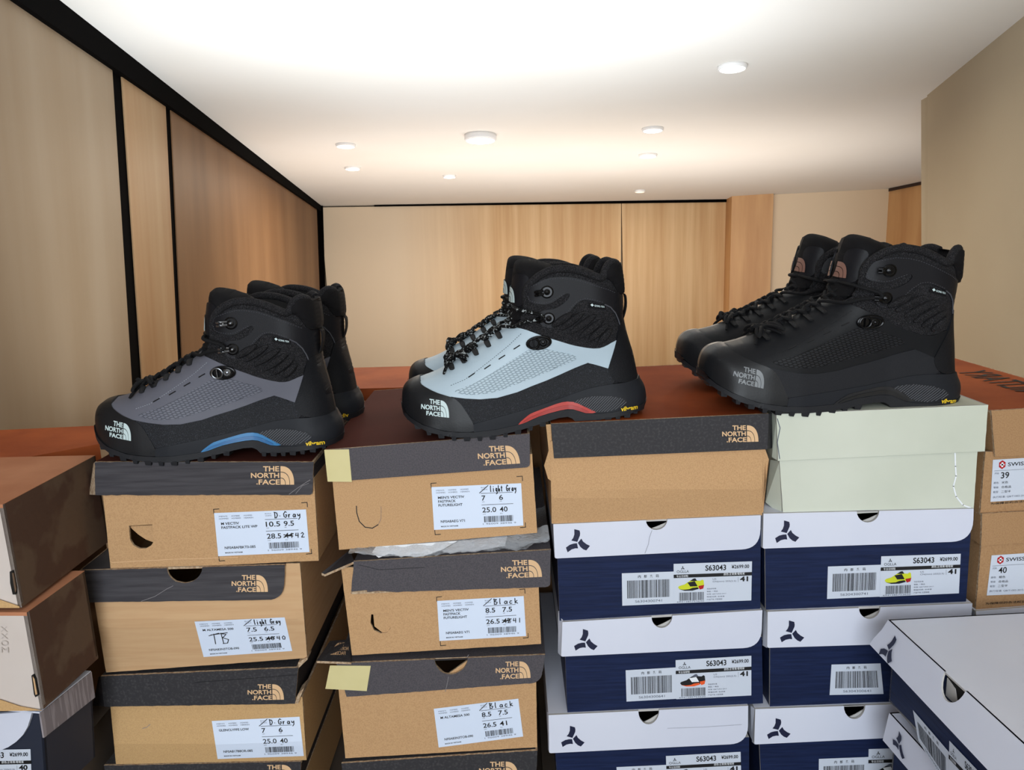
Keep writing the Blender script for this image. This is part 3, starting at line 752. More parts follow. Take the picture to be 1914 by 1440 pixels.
o, F, Fb, cn, bo, lo = carton('kraft box cut off by the picture edge, lowest of the second stack', [c7(190, 1400), c7(1390, 1320), (1001, 1468), (645, 1492)],
    [(650, 1488), (1000, 1465), (1002, 1580), (655, 1604)], (M_black2, M_kraft3, M_kin, M_edge), group=GT, seed=9, rough_lid=.5)
mountain_logo(Off(F, cn), [(895, 1425), (968, 1424), (969, 1456), (896, 1458)], lo)
b = MB(); b.slab([F.pt(*c7(190, 1400)), F.pt(*c7(1390, 1322)), F.pt(*c7(1386, 1302), -.02), F.pt(*c7(205, 1372), -.02)], (0, .001, -.002)); extra(o, cn, 'lid_slope', b, M_black2, 'slanting black lid edge')

# ---- third stack
o, F, Fb, cn, bo, lo = carton('kraft box with a wide plain front and near-black lid, topmost of the third stack', Q(c8, (105, 185), (1535, 118), (1525, 352), (125, 412)),
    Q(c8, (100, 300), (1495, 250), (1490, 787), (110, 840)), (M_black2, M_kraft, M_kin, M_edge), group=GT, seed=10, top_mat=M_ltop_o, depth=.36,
    face=Face(crease=(c8(110, 660), c8(1505, 590)), amp=.009, half=62))
fl = Off(F, cn); fb = Off(Fb, cn)
mountain_logo(fl, Q(c8, (1228, 196), (1466, 194), (1467, 302), (1230, 308)), lo)
b = MB(); b.slab([F.pt(*p, -.006) for p in Q(c8, (72, 190), (104, 188), (118, 410), (105, 560), (85, 545), (60, 460), (90, 360))], (0, .002, 0), 0); extra(o, cn, 'side_flap', b, M_kraft, 'brown flap sticking out on the left')
b = MB(); b.slab([F.pt(*p, -.005) for p in Q(c8, (1490, 350), (1512, 352), (1536, 420), (1520, 560), (1500, 760), (1488, 780))], (0, .002, 0), 0); extra(o, cn, 'side_flap', b, M_kraft, 'bent flap on the right')
b = MB(); b.slab([F.pt(*c8(1535, 118)), F.pt(*c8(1560, 112), -.02), F.pt(*c8(1560, 345), -.02), F.pt(*c8(1528, 350))], (-.001, .001, 0)); extra(o, cn, 'corner_flap', b, M_black2, 'lid corner')

def navy(label, lid, body, q1, q2, kind, code, nx, logo, seed, left=None, right=34, size='41', group=GN, depth=.35, top=None):
    r = carton(label, lid, body, (M_white, M_navy, M_whin, M_whin), group=group, seed=seed, rough_body=.12, notch_at=nx, lid_round=right, lid_round_l=4, lid_side_r=False, depth=depth)
    o, F, Fb, cn, bo, lo = r; fl = Off(F, cn); fb = Off(Fb, cn)
    p = Print(fl, logo, .0004); blades(p, 0, 0, 1, 1, NP); p.done('logo_print', lo)
    shoe_stickers(fb, q1, q2, bo, kind, code, size)
    if left:
        a, b_, c, d = left   # outer edge of the folded lid corner on the left
        b = MB(); b.slab([F.pt(*a, -.001), F.pt(*b_, -.012), F.pt(*c, -.012), F.pt(*d, -.001)], (.001, .002, 0)); x = extra(o, cn, 'lid_corner', b, M_white, 'folded white lid corner')
    if nx:   # shoe tissue and inner flap seen through the finger notch
        e = lambda x: lid[0][1] + (lid[1][1] - lid[0][1]) * (x - lid[0][0]) / (lid[1][0] - lid[0][0])
        cx, rr, dd = nx
        b = MB(); b.slab([F.pt(cx - rr * .6, e(cx) + dd * .88, -.0046), F.pt(cx + rr * .1, e(cx) + dd * .62, -.0046), F.pt(cx + rr * .9, e(cx) + dd * .25, -.0046), F.pt(cx + rr * 1.1, e(cx) + dd * .6, -.0046), F.pt(cx + rr * .5, e(cx) + dd * 1.1, -.0046), F.pt(cx - rr * .5, e(cx) + dd * 1.1, -.0046)], (0, .001, 0))
        extra(o, cn, 'inner_flap', b, M_whin, 'pale inner flap seen in the notch')
    return r
def ntop(lid, nx, k=.75):   # top outline of a navy tray behind the lid, cut away behind the notch
    e = lambda x: lid[0][1] + (lid[1][1] - lid[0][1]) * (x - lid[0][0]) / (lid[1][0] - lid[0][0])
    return e
def nb(lid, body, nx):
    e = lambda x: lid[0][1] + (lid[1][1] - lid[0][1]) * (x - lid[0][0]) / (lid[1][0] - lid[0][0])
    return body
lid = [c8(120, 845), c8(1483, 785), (1420, 1026), c8(130, 1070)]
navy('navy box with green shoe on its price sticker, under the wide plain kraft box', lid, [(1041, 1015), (1422, 990), (1421, 1140), (1046, 1161)],
     Q(c8, (570, 1167), (912, 1155), (912, 1365), (573, 1380)), Q(c8, (910, 1105), (1425, 1088), (1420, 1345), (912, 1365)), 'y', 'S6304300741', (1227.5, 20, 19), Q(c8, (198, 880), (358, 872), (362, 1018), (204, 1030)), 21)
lid = [c9(175, 185), c9(1765, 90), c9(1755, 385), c9(165, 460)]
navy('navy box with dark shoe on its price sticker, second navy box of the third stack', lid, [c9(195, 400), c9(1760, 300), c9(1770, 830), c9(215, 912)],
     Q(c9, (678, 568), (1078, 545), (1080, 795), (685, 817)), Q(c9, (1075, 487), (1677, 452), (1677, 768), (1080, 798)), 'k', 'S6304300641', (c9(967, 0)[0], 19.5, 22), Q(c9, (268, 240), (455, 240), (455, 412), (268, 412)), 22, left=Q(c9, (175, 178), (142, 100), (140, 430), (168, 458)))
lid = [c9(65, 925), c9(1652, 850), c9(1650, 1150), c9(70, 1228)]
navy('navy box whose stickers meet the picture edge, lowest of the third stack', lid, [c9(115, 1150), c9(1660, 1100), (1400, 1500), (1045, 1512)],
     [c9(605, 1338), c9(1002, 1320), (1247, 1480), (1156, 1485)], [c9(998, 1250), c9(1592, 1216), (1386, 1476), (1247, 1482)], 'k', 'S6304300641', (c9(862, 0)[0], 19.5, 26), Q(c9, (165, 1010), (352, 1010), (352, 1178), (165, 1178)), 23, left=Q(c9, (65, 925), (52, 905), (62, 1200), (72, 1226)))

def crease(F, pts, par, w, mi):
    xs = [p[0] for p in pts]; ys = [p[1] for p in pts]; x0, x1, y0, y1 = min(xs) - 3, max(xs) + 3, min(ys) - 3, max(ys) + 3
    p = Print(F, [(x0, y0), (x1, y0), (x1, y1), (x0, y1)], .0005); p.line([((a - x0) / (x1 - x0), (b_ - y0) / (y1 - y0)) for a, b_ in pts], w / (y1 - y0), mi, 0, (x1 - x0) / (y1 - y0)); p.done('crease_line', par)
def by(label_start): return [q_ for q_ in COL.objects if q_.get('label', '').startswith(label_start)][0]
def part(o, n): return [c for c in o.children if c.name.split('.')[0] == n][0]
for lab, pn, pts, w, mi in (
    ('navy box with green shoe on its price sticker, under the wide', 'lid', Q(c8, (768, 885), (752, 930), (745, 975), (722, 1035)), .5, 10),
    ('kraft box with D. Gray sticker and open', 'lid', Q(c4, (1590, 425), (1650, 380), (1710, 340), (1750, 315)), .5, 11),
    ('kraft box with D. Gray sticker and open', 'lid', Q(c4, (1640, 420), (1690, 360), (1740, 340)), .4, 11),
    ('kraft box with a slumped', 'lid', Q(c5, (470, 332), (560, 300), (640, 250), (680, 230)), .45, 11),
    ('kraft box with D. Gray sticker of size 40', 'lid', Q(c5, (820, 865), (1100, 845), (1490, 815)), .4, 0),
    ('kraft box with Black sticker and', 'lid', Q(c7, (300, 185), (420, 215), (700, 200)), .35, 0),
    ('kraft box with Black sticker of size 41', 'lid', Q(c7, (845, 868), (838, 910), (825, 960)), .5, 11),
    ('kraft box with Black sticker of size 41', 'lid', Q(c7, (968, 735), (958, 752)), .5, 11),
    ('kraft box with D. Gray sticker and open', 'body', Q(c4, (240, 945), (700, 920), (1200, 905)), .45, 2),
    ('kraft box with D. Gray sticker of size 40', 'body', Q(c5, (478, 1168), (505, 1160), (530, 1140)), .5, 11),
    ('navy box whose stickers', 'lid', Q(c9, (1010, 1030), (1300, 1020), (1600, 1000)), .3, 10)):
    o_ = by(lab); F_ = Face(plane=(Face().p + (Vector((0, .0042, 0)) if pn == 'body' else Vector()), Face().n))
    if lab.startswith('kraft box with D. Gray sticker of size 40') and pn == 'body': F_ = Face(plane=(F_.p, F_.n), crease=(c5(270, 1280), c5(1550, 1262)), amp=.007, half=60)
    if lab.startswith('kraft box with a slumped'): F_ = Face(crease=(c5(170, 480), c5(1515, 440)), amp=.010, half=85)
    crease(Off(F_, o_.location), pts, part(o_, pn), w, mi)

# ---- fourth stack
o, F, Fb, cn, bo, lo = carton('plain greenish-white box with dented edges under the all-black boots', Q(c10, (180, 122), (1570, 60), (1548, 365), (190, 428)),
    Q(c10, (195, 350), (1505, 300), (1475, 740), (225, 795)), (M_cream_b, M_cream_b, M_whin, M_whin), seed=30, rough_lid=.3, depth=.36, group=None)
fl = Off(F, cn); fb = Off(Fb, cn)
b = MB(); b.slab([F.pt(*c10(182, 124), -.001), F.pt(*c10(160, 118), -.012), F.pt(*c10(150, 402), -.012), F.pt(*c10(192, 428), -.001)], (.001, .002, 0)); extra(o, cn, 'lid_corner', b, M_cream_b, 'dented lid corner')
b = MB(); b.slab([F.pt(*c10(200, 430), -.006), F.pt(*c10(140, 420), -.03), F.pt(*c10(108, 700), -.03), F.pt(*c10(215, 790), -.006)], (.001, .002, 0)); extra(o, cn, 'tray_side', b, M_cream_b, 'shaded side of the tray')
p = Print(fb, Q(c10, (1330, 370), (1480, 370), (1480, 745), (1330, 745)), .0006)
for w, mi in ((.012, WP),): p.line([(.15, .02), (.17, .25), (.2, .42), (.08, .6), (.2, .78), (.5, .93), (.85, .98)], w, mi, 0, .4)
p.done('crease_line', bo)
p = Print(fl, Q(c10, (160, 120), (420, 120), (420, 430), (160, 430)), .0006); p.line([(.1, .1), (.17, .3), (.1, .6), (.16, .95)], .008, INK2, 0, .8); p.done('crease_line', lo)
lid = [c10(95, 775), c10(1475, 742), (1818, 1012), c10(90, 1005)]
navy('navy box with green shoe on its price sticker, under the greenish-white box', lid, [c10(105, 950), c10(1462, 800), c10(1425, 1352), c10(110, 1405)],
     Q(c10, (518, 1122), (868, 1110), (858, 1320), (512, 1335)), Q(c10, (868, 1055), (1390, 1038), (1378, 1298), (858, 1322)), 'y', 'S6304300741', (1622.5, 21, 21), Q(c10, (170, 820), (330, 818), (330, 962), (172, 968)), 24, right=40)
lid = [c11(125, 375), c11(1503, 318), (1812, 1200), c11(122, 618)]
navy('navy box half hidden behind the box that juts forward, third of the fourth stack', lid, [c11(142, 560), c11(1490, 500), (1812, 1306), c11(140, 1012)],
     Q(c11, (555, 730), (885, 722), (905, 928), (542, 935)), None, 'k', 'S6304300641', (c11(812, 0)[0], 20, 21), Q(c11, (207, 433), (372, 433), (372, 580), (209, 580)), 25, left=Q(c11, (125, 375), (100, 370), (90, 600), (120, 618)), right=0)
lid = [c11(42, 1030), c11(1340, 985), (1770, 1375), c11(35, 1268)]
navy('navy box with stickers cut by the picture edge, lowest of the fourth stack', lid, [c11(68, 1200), c11(1330, 1200), (1768, 1500), (1425, 1510)],
     [c11(470, 1365), c11(805, 1352), (1622, 1475), (1530, 1480)], [c11(805, 1299), (1780, 1396), (1776, 1470), (1622, 1475)], 'k', 'S6304300641', (c11(710, 0)[0], 20, 25), Q(c11, (120, 1092), (278, 1090), (280, 1225), (122, 1232)), 26, left=Q(c11, (42, 1030), (10, 1010), (20, 1250), (38, 1268)), right=0)

# ---- boxes jutting forward at the right, seen from their long side
P = onY(1660, 1159, .868); Qp = onZ(1914, 1392, P.z)
dirE = (Qp - P); dirE.z = 0; dirE.normalize()
nE = Vector((dirE.y, -dirE.x, 0)); nE = nE if nE.x < 0 else -nE
def jut(label, lidpx, bodypx, P, dirE, nE, wide, length, q1, q2, logo, nx, seed, kind, fl=.38, lh=.042):
    FL = Face(plane=(P, nE)); FB = Face(plane=(P - nE * .0045, nE))
    o = thing('shoe_box', label, 'box', GN); cen = P + dirE * length / 2 - nE * wide / 2; o.location = cen
    zb = min((FB.pt(*p) - Vector()).z for p in bodypx)
    TLx = P; TRx = P + dirE * length
    b = MB()
    # lid flank outline in plane coordinates (s along the box, z)
    def sz(p): return ((p - P).dot(dirE), p.z)
    L = [sz(FL.pt(*p)) for p in lidpx]
    def p3(s, z, off=0.0): q_ = P + dirE * s + nE * off; q_.z = z; return q_
    if nx:
        s0 = sz(FL.pt(*nx[0]))[0]; s1 = sz(FL.pt(*nx[1]))[0]; rr = (s1 - s0) / 2; cs = (s0 + s1) / 2
        nt_ = [(cs - rr * math.cos(math.pi * k / 12), P.z - nx[2] * math.sin(math.pi * k / 12)) for k in range(13)]
    else: nt_ = []
    zl = P.z - lh
    out = [(0, P.z)] + nt_ + [(length, P.z), (length, zl)] + ([(-.012, zl + .005), (-.010, zl + .013), (-.003, zl + .028)] if fl > .2 else [(-.001, zl)])
    V, Tr, lp = triangulate(out, (), grid=.02)
    b.tris([p3(s, z, max(0, (P.z - z)) * fl) - cen for s, z in V], Tr, -nE * .002, lp, 0, 1)
    top = [P, TRx, TRx - nE * wide, P - nE * wide]
    b.slab([q_ - cen for q_ in top], (0, 0, -.002), 0, 1)
    b.slab([q_ - cen for q_ in (P, P - nE * wide, P - nE * wide - Vector((0, 0, .036)), P - Vector((0, 0, .036)))], dirE * .002, 0, 1)
    lo = b.build('lid', [M_white, M_whin], o); lo['label'] = 'white coated board lid'
    b = MB(); zt = P.z - .004
    hid = [(.006, zt), (length - .004, zt), (length - .004, zb), (.006, zb)]
    V, Tr, lp = triangulate(hid, (), grid=.02)
    b.tris([p3(s, z, -.0045) - cen for s, z in V], Tr, -nE * .003, lp, 0, 1)
    a, c = p3(.006, zt, -.0045), p3(length - .004, zt, -.0045)
    dz = Vector((0, 0, zt - zb))
    b.slab([q_ - cen for q_ in (a, a - nE * (wide - .01), a - nE * (wide - .01) - dz, a - dz)], dirE * .003, 0, 1)
    b.slab([q_ - cen for q_ in (c, c - nE * (wide - .01), c - nE * (wide - .01) - dz, c - dz)], -dirE * .003, 0, 1)
    b.slab([q_ - cen for q_ in (a - dz, c - dz, c - nE * (wide - .01) - dz, a - nE * (wide - .01) - dz)], (0, 0, .003), 0, 1)
    bo = b.build('body', [M_navy, M_whin], o); bo['label'] = 'navy board tray'
    class FF:
        def __init__(s, pl, fl): s.pl, s.fl = pl, fl
        def pt(s, x, y, off=0.0):
            q_ = s.pl.pt(x, y)
            if s.fl:
                for _ in range(6): q_ = onP(x, y, P + nE * (max(0, P.z - q_.z) * fl + .0006), nE)
            return q_ + nE * (off + .0003) - cen
    if nx:
        m_ = (cs, P.z - .012); b = MB(); b.slab([p3(cs - rr * 1.05, P.z - .003, -.0035) - cen, p3(cs + rr * 1.05, P.z - .003, -.0035) - cen, p3(cs + rr * 1.05, P.z - .026, -.0035) - cen, p3(cs - rr * 1.05, P.z - .026, -.0035) - cen], -nE * .0008); b.build('notch_shade', M_dark, o)['label'] = 'dark sheet for the shade inside the notch'  # dark sheet added behind the notch as the inside's shade
        b = MB(); b.slab([p3(cs - rr * .9, P.z - .026, -.002) - cen, p3(cs - rr * .9, P.z - .006, -.002) - cen, p3(cs - rr * .1, P.z - .010, -.002) - cen, p3(cs + rr * .3, P.z - .026, -.002) - cen], -nE * .0008); b.build('inner_flap', M_whin, o)['label'] = 'pale inner flap seen in the notch'
    p = Print(FF(FL, True), logo, .0008); blades(p, 0, 0, 1, 1, NP); p.done('logo_print', lo)
    if q1: shoe_stickers(FF(FB, False), q1, q2, bo, kind, 'S6304300741')
    return o
jut('navy and white box jutting forward at the lower right, upper of two', Q(cE, (265, 175), (1413, 1225), (1060, 1440), (115, 395)), Q(cE, (200, 560), (215, 790)), P, dirE, nE, .25, .31,
    [cE(485, 935), cE(790, 1290), (1775, 1478), cE(530, 1190)], [cE(795, 1192), (1850, 1462), (1850, 1560), (1775, 1478)],
    [cE(300, 268), cE(395, 373), cE(286, 566), cE(192, 461)], (cE(745, 622), cE(925, 745), .021), 31, 'y')
P2 = onY(1662, 1333, .872); Q2 = onZ(1760, 1440, P2.z); dE2 = (Q2 - P2); dE2.z = 0; dE2.normalize()
n2 = Vector((dE2.y, -dE2.x, 0)); n2 = n2 if n2.x < 0 else -n2
P2.z = min(P2.z, P.z - .108)
jut('navy and white box jutting forward at the lower right, under the upper one', Q(cE, (275, 950), (720, 1440), (420, 1440), (265, 1215)), [(1655, 1545)], P2, dE2, n2, .25, .31, None, None,
    [cE(333, 1050), cE(432, 1211), cE(411, 1376), cE(312, 1215)], None, 32, 'y', .14, .037)

# ---- plain brown boxes at the right edge
def plain(label, lid, body, quad, num, col, seed, corner, foot, top_mat=None, cap=None, depth=.36):
    r = carton(label, lid, body, (M_swiss, M_swiss, M_kin, M_edge), seed=seed, depth=depth, rough_lid=.4, group='plain brown shoe boxes', top_mat=top_mat, rough_body=.3)
    o, F, Fb, cn, bo, lo = r; fb = Off(Fb, cn)
    b = MB(); b.slab([F.pt(*corner[0], -.001), F.pt(*corner[1], -.025), F.pt(*corner[2], -.025), F.pt(*corner[3], -.001)], (.001, .002, 0)); extra(o, cn, 'corner_flap', b, M_swiss, 'worn box corner')
    b = MB(); b.slab([F.pt(*corner[4], -.0065), F.pt(*corner[5], -.030), F.pt(*corner[6], -.030), F.pt(*corner[7], -.0065)], (.001, .002, 0)); extra(o, cn, 'tray_side', b, M_swiss, 'worn tray side')
    st = sticker(fb, quad, bo, M_paper2, label='white size sticker with a red badge'); p = Print(fb, quad, .0009)
    hx = [(.135 + .052 * math.cos(R(30 + 60 * k)), .13 + .105 * math.sin(R(30 + 60 * k))) for k in range(6)]
    p.poly(hx, RED); p.rect(.122, .075, .148, .185, WP, 1); p.rect(.105, .112, .165, .148, WP, 1)
    p.text('SWISS-MILITARY', .215, .085, .95, .175, INK, .01); p.rect(.03, .265, .97, .272, INK2)
    p.text('尺码', .035, .31, .095, .355, INK2); p.text(num, .125, .31, .24, .46, INK, .012)
    for i, (a, b_) in enumerate((('颜色', col), ('等级', '合格品'), ('鞋型', '二型半'))): p.text(a, .03, .53 + i * .11, .10, .58 + i * .11, INK2); p.text(b_, .14, .525 + i * .11, .14 + .045 * len(b_), .585 + i * .11, INK)
    p.text('执行标准: QB/T1002-2015', .03, .87, .50, .925, INK2); p.bars(.6, .40, .95, .75, 30, num)
    p.done('lettering', st)
    p = Print(fb, foot, .0005); p.text('为保障您的合法权益, 购货时请当面检查', 0, 0, 1, 1, INK, .01); p.done('footer_print', bo)
    return r
F1 = plain('brown box with size 39 sticker, topmost at the right edge', [(1853, 768), (2085, 755), (2076, 846), (1860, 854)], [(1842, 845), (2070, 838), (2058, 948), (1832, 962)],
      [c13(610, 593), (1990, 852), (1986, 930), c13(597, 815)], '39', '米色', 41, [(1853, 768), (1846, 762), (1850, 850), (1860, 854), (1843, 848), (1834, 840), (1824, 953), (1831, 961)],
      [c13(597, 820), (2005, 928), (2004, 933), c13(597, 832)], top_mat=M_rust, depth=.40)
o, F, Fb, cn, bo, lo = F1
tz = F.pt(1960, 762)
# dark lettering across the top, read from the far side
class TopF:
    def __init__(s, z, cen): s.z, s.c = z, cen
    def pt(s, x, y, off=0.0): return onZ(x, y, s.z + .0006 + off) - s.c
tp = TopF(F.pt(1914, 764.5).z, cn)
a0, a1 = onZ(1914, 729, tp.z), onZ(1793, 691, tp.z); axu = (a1 - a0); 
class TopG:
    def pt(s, x, y, off=0.0):   # x along the line of lettering from the right, y depth
        q_ = a0 + (axu.normalized()) * x + Vector((axu.normalized().y, -axu.normalized().x, 0)) * -y; q_.z = lid_z(q_) + .0008; return q_ - cn
lt = [F.pt(1853, 768), F.pt(2085, 755)]
def lid_z(q_): return lt[0].z + (lt[1].z - lt[0].z) * (q_.x - lt[0].x) / (lt[1].x - lt[0].x)
p = Print(TopG(), [(-.16, -.022), (.13, -.022), (.13, .022), (-.16, .022)], 0); p.text('SWISS-MILITARY', 0, 0, 1, 1, INK, .005); p.done('top_lettering', lo, 'dark lettering across the top')
plain('brown box with size 40 sticker, under the one with size 39', [(1836, 961), (2062, 948), (2056, 1008), (1834, 1020)], [(1835, 1012), (2050, 1008), (2040, 1122), (1824, 1140)],
      [c13(603, 1098), (1985, 1030), (1980, 1108), c13(577, 1310)], '40', '橘色', 42, [(1836, 961), (1822, 957), (1817, 1016), (1834, 1020), (1834, 1022), (1820, 1018), (1813, 1128), (1824, 1140)],
      [c13(570, 1347), (1990, 1118), (1989, 1123), c13(570, 1360)])

# ---- cartons at the left edge
M_lf = mat('lit_printed_carton', (212, 202, 196), .7, rgb2=(200, 188, 180), scale=5)  # bright front light put into the kraft carton's pale front colour
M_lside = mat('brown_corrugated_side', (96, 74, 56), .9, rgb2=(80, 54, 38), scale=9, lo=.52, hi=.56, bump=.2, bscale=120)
M_ltop2 = mat('warm_lit_carton_top', (196, 138, 104), .85, spec=.2, rgb2=(176, 118, 86), scale=10, bump=.1, bscale=150)  # carton top coloured as if under warm light
def leftbox(label, tf, bf, tb, Yf, length, wide, mats, seed, group, zb=None):
    """tf/bf: photographed top and bottom of the front right corner, tb: far end of the top edge"""
    A = onY(*tf, Yf); Bt = onY(*bf, Yf + .002); E = onZ(*tb, A.z)
    d = (E - A); d.z = 0; length = min(length, d.length); d.normalize(); n = Vector((d.y, -d.x, 0)); n = n if n.x > 0 else -n
    o = thing('carton', label, 'box', group); cen = (A + Bt) / 2 + d * length / 2 - n * wide / 2; o.location = cen
    zb = Bt.z if zb is None else zb; skew = (Bt - A); skew.z = zb - A.z
    c = [A, A - n * wide, A - n * wide + d * length, A + d * length]
    lo_ = [q_ + skew for q_ in c]
    b = MB()
    for (i, j, tv, m) in ((0, 1, d * .004, 0), (1, 2, n * .004, 1), (2, 3, -d * .004, 1), (3, 0, -n * .004, 1)):
        b.slab([q_ - cen for q_ in (c[i], c[j], lo_[j], lo_[i])], tv, m)
    b.slab([q_ - cen for q_ in lo_], (0, 0, .004), 1)
    bo = b.build('body', mats[:2], o)
    b = MB(); b.slab([q_ - cen + Vector((0, 0, .0005)) for q_ in c], (0, 0, -.004), 0); b.build('lid', [mats[2]], o)
    return o, A, Bt, d, n, cen, bo
o, A, Bt, d, n, cn, bo = leftbox('pale brown carton at the left edge, the upper one', (5, 944), (41, 1136), (178, 852), .79, .30, .235, [M_lf, M_lside, M_ltop2], 1, 'brown cartons at the left edge')
FA = Face(plane=(A, -d))
b = MB(); b.slab([FA.pt(*p, .001) for p in Q(c12, (38, 655), (50, 650), (62, 720), (62, 745), (50, 745), (40, 700))], d * .004, 0); extra(o, cn, 'handle_slot', b, M_dark, 'slotted locking tab')
b = MB(); b.slab([FA.pt(*p, .0015) for p in Q(c12, (47, 660), (53, 660), (64, 725), (60, 738), (53, 700))], d * .001, 0); extra(o, cn, 'locking_tab', b, M_lside)
b = MB(); b.slab([FA.pt(*p, .0006) for p in [(0, 1122), (36, 1134), (36, 1137), (-30, 1137), (-30, 1112)]], d * .0004, 0); extra(o, cn, 'printed_band', b, M_kraft3, 'tan printed band')
A1 = A
o, A, Bt, d, n, cn, bo = leftbox('pale brown carton at the left edge, under the upper one', (50, 1146), (82, 1326), (158, 1068), .788, .30, .235, [M_lf, M_lside, M_ltop2], 2, 'brown cartons at the left edge')
FA = Face(plane=(A, -d))
b = MB(); b.slab([FA.pt(*p, .001) for p in Q(c12, (124, 1066), (132, 1062), (140, 1080), (151, 1145), (140, 1152), (134, 1140))], d * .004, 0); extra(o, cn, 'handle_slot', b, M_dark, 'slotted locking tab')
b = MB(); b.slab([FA.pt(*p, .0015) for p in Q(c12, (129, 1070), (136, 1080), (147, 1140), (140, 1142))], d * .001, 0); extra(o, cn, 'locking_tab', b, M_kraft2)
b = MB(); b.slab([FA.pt(*p, .0006) for p in Q(c14, (-60, 900), (0, 915), (150, 965), (315, 995), (-60, 1000))], d * .0004, 0); extra(o, cn, 'printed_band', b, M_kraft3, 'tan printed band')
p = Print(Off(FA, cn), [(-2, 1172), (18, 1172), (20, 1222), (0, 1222)], .0005)
for k, (u, t) in enumerate(((.5, 'MAXX'),)): 
    for i, ch in enumerate('XXOM'): p.text(ch, .1, i * .26, .8, i * .26 + .2, 9)
pp = p.done('faint_print', bo)
# navy box below them
A3 = onY(74, 1333, .80); E3 = onZ(170, 1256, A3.z); d3 = (E3 - A3); d3.z = 0; L3 = d3.length; d3.normalize(); n3 = Vector((d3.y, -d3.x, 0)); n3 = n3 if n3.x > 0 else -n3
o = thing('shoe_box', 'navy box with white lid at the lower left, under the brown cartons', 'box', GN); cn = A3 + d3 * .05 - n3 * .12; o.location = cn
G3 = Face(plane=(A3, -d3)); G3b = Face(plane=(A3 + d3 * .004, -d3))
wv = -n3 * .24; dn3 = Vector((0, 0, -.115))
b = MB(); sk = (G3b.pt(82, 1440) - G3b.pt(75, 1334)); sk = sk * (.115 / -sk.z)
a = A3 + d3 * .004
b.slab([q_ - cn for q_ in (a, a + wv, a + wv + sk, a + sk)], d3 * .003, 0); b.slab([q_ - cn for q_ in (a, a + d3 * (L3-.004), a + d3 * (L3-.004) + sk, a + sk)], -n3 * .003, 0)
b.slab([q_ - cn for q_ in (a + d3 * (L3-.004), a + d3 * (L3-.004) + wv, a + d3 * (L3-.004) + wv + sk, a + d3 * (L3-.004) + sk)], -d3 * .003, 0); b.slab([q_ - cn for q_ in (a + sk, a + sk + wv, a + sk + wv + d3 * (L3-.004), a + sk + d3 * (L3-.004))], (0, 0, .003), 0)
b.slab([q_ - cn for q_ in (a + wv, a + wv + d3 * (L3-.004), a + wv + d3 * (L3-.004) + sk, a + wv + sk)], n3 * .003, 0)
bo = b.build('body', [mat('near_black_navy_board', (34, 40, 56), .6)], o)
b = MB(); lidp = [(-120, 1345), (-120, 1425), (-30, 1420)] + [c14(*p) for p in ((0, 1295), (60, 1270), (120, 1230), (170, 1180), (205, 1120), (225, 1060), (240, 1000))] 
V, Tr, lp = triangulate(lidp); b.tris([G3.pt(*p) - cn for p in V], Tr, d3 * .003, lp, 0)
t = [A3 + Vector((0, 0, .001)), A3 + d3 * L3 + Vector((0, 0, .001)), A3 + d3 * L3 + wv + Vector((0, 0, .001)), A3 + wv + Vector((0, 0, .001))]
b.slab([q_ - cn for q_ in t], (0, 0, -.002), 0)
zz = Vector((0, 0, -.034)); b.slab([q_ - cn for q_ in (A3 + n3 * .001, A3 + d3 * L3 + n3 * .001, A3 + d3 * L3 + zz + n3 * .001, A3 + zz * .9 + n3 * .001)], -n3 * .002, 1)
lo = b.build('lid', [M_white, mat('grey_lid_side', (150, 142, 146), .7, rgb2=(126, 118, 122), scale=14, stretch=(1, 14, 1), lo=.45, hi=.5)], o)
q2 = [(-95, 1404), (57, 1401), (60, 1478), (-95, 1482)]
shoe_stickers(Off(G3b, cn), None, q2, bo, 'k', 'S6304300641', '40')

# ---- rear row: rust coloured tops beyond the front stacks
def rear(label, corners, z, h, m, seed):
    """corners photographed on the level z"""
    P4 = [onZ(x, y, z) for x, y in corners]; cen = sum(P4, Vector()) / 4; cen.z = z - h
    o = thing('carton', label, 'box', 'rust brown cartons in the rear row', cen)
    b = MB(); b.slab([q_ - cen for q_ in P4], (0, 0, -.004), 0); lo_ = [q_ - Vector((0, 0, .03)) for q_ in P4]
    for i in range(4):
        j = (i + 1) % 4; t_ = (P4[j] - P4[i]).cross(Vector((0, 0, 1))).normalized() * .004
        mid = (P4[i] + P4[j]) / 2
        if t_.dot(cen - mid) < 0: t_ = -t_
        b.slab([q_ - cen for q_ in (P4[i] - Vector((0, 0, .004)), P4[j] - Vector((0, 0, .004)), lo_[j], lo_[i])], t_, 0)
    b.build('lid', m, o)
    b = MB()
    ins = [P4[i] + (sum(P4, Vector()) / 4 - P4[i]).normalized() * .01 for i in range(4)]
    for i in range(4):
        j = (i + 1) % 4; t_ = (ins[j] - ins[i]).cross(Vector((0, 0, 1))).normalized() * .004
        mid = (ins[i] + ins[j]) / 2
        if t_.dot(cen - mid) < 0: t_ = -t_
        b.slab([q_ - cen for q_ in (ins[i] - Vector((0, 0, .006)), ins[j] - Vector((0, 0, .006)), ins[j] - Vector((0, 0, h)), ins[i] - Vector((0, 0, h)))], t_, 0)
    b.slab([q_ - cen - Vector((0, 0, h)) for q_ in ins], (0, 0, .004), 0)
    b.build('body', M_kin, o)
    return o
rear('rust brown carton with a scuffed edge behind the left cartons', [(-40, 872), (186, 830), (180, 796), (-40, 806)], A1.z - .004, .4, M_rust, 1)

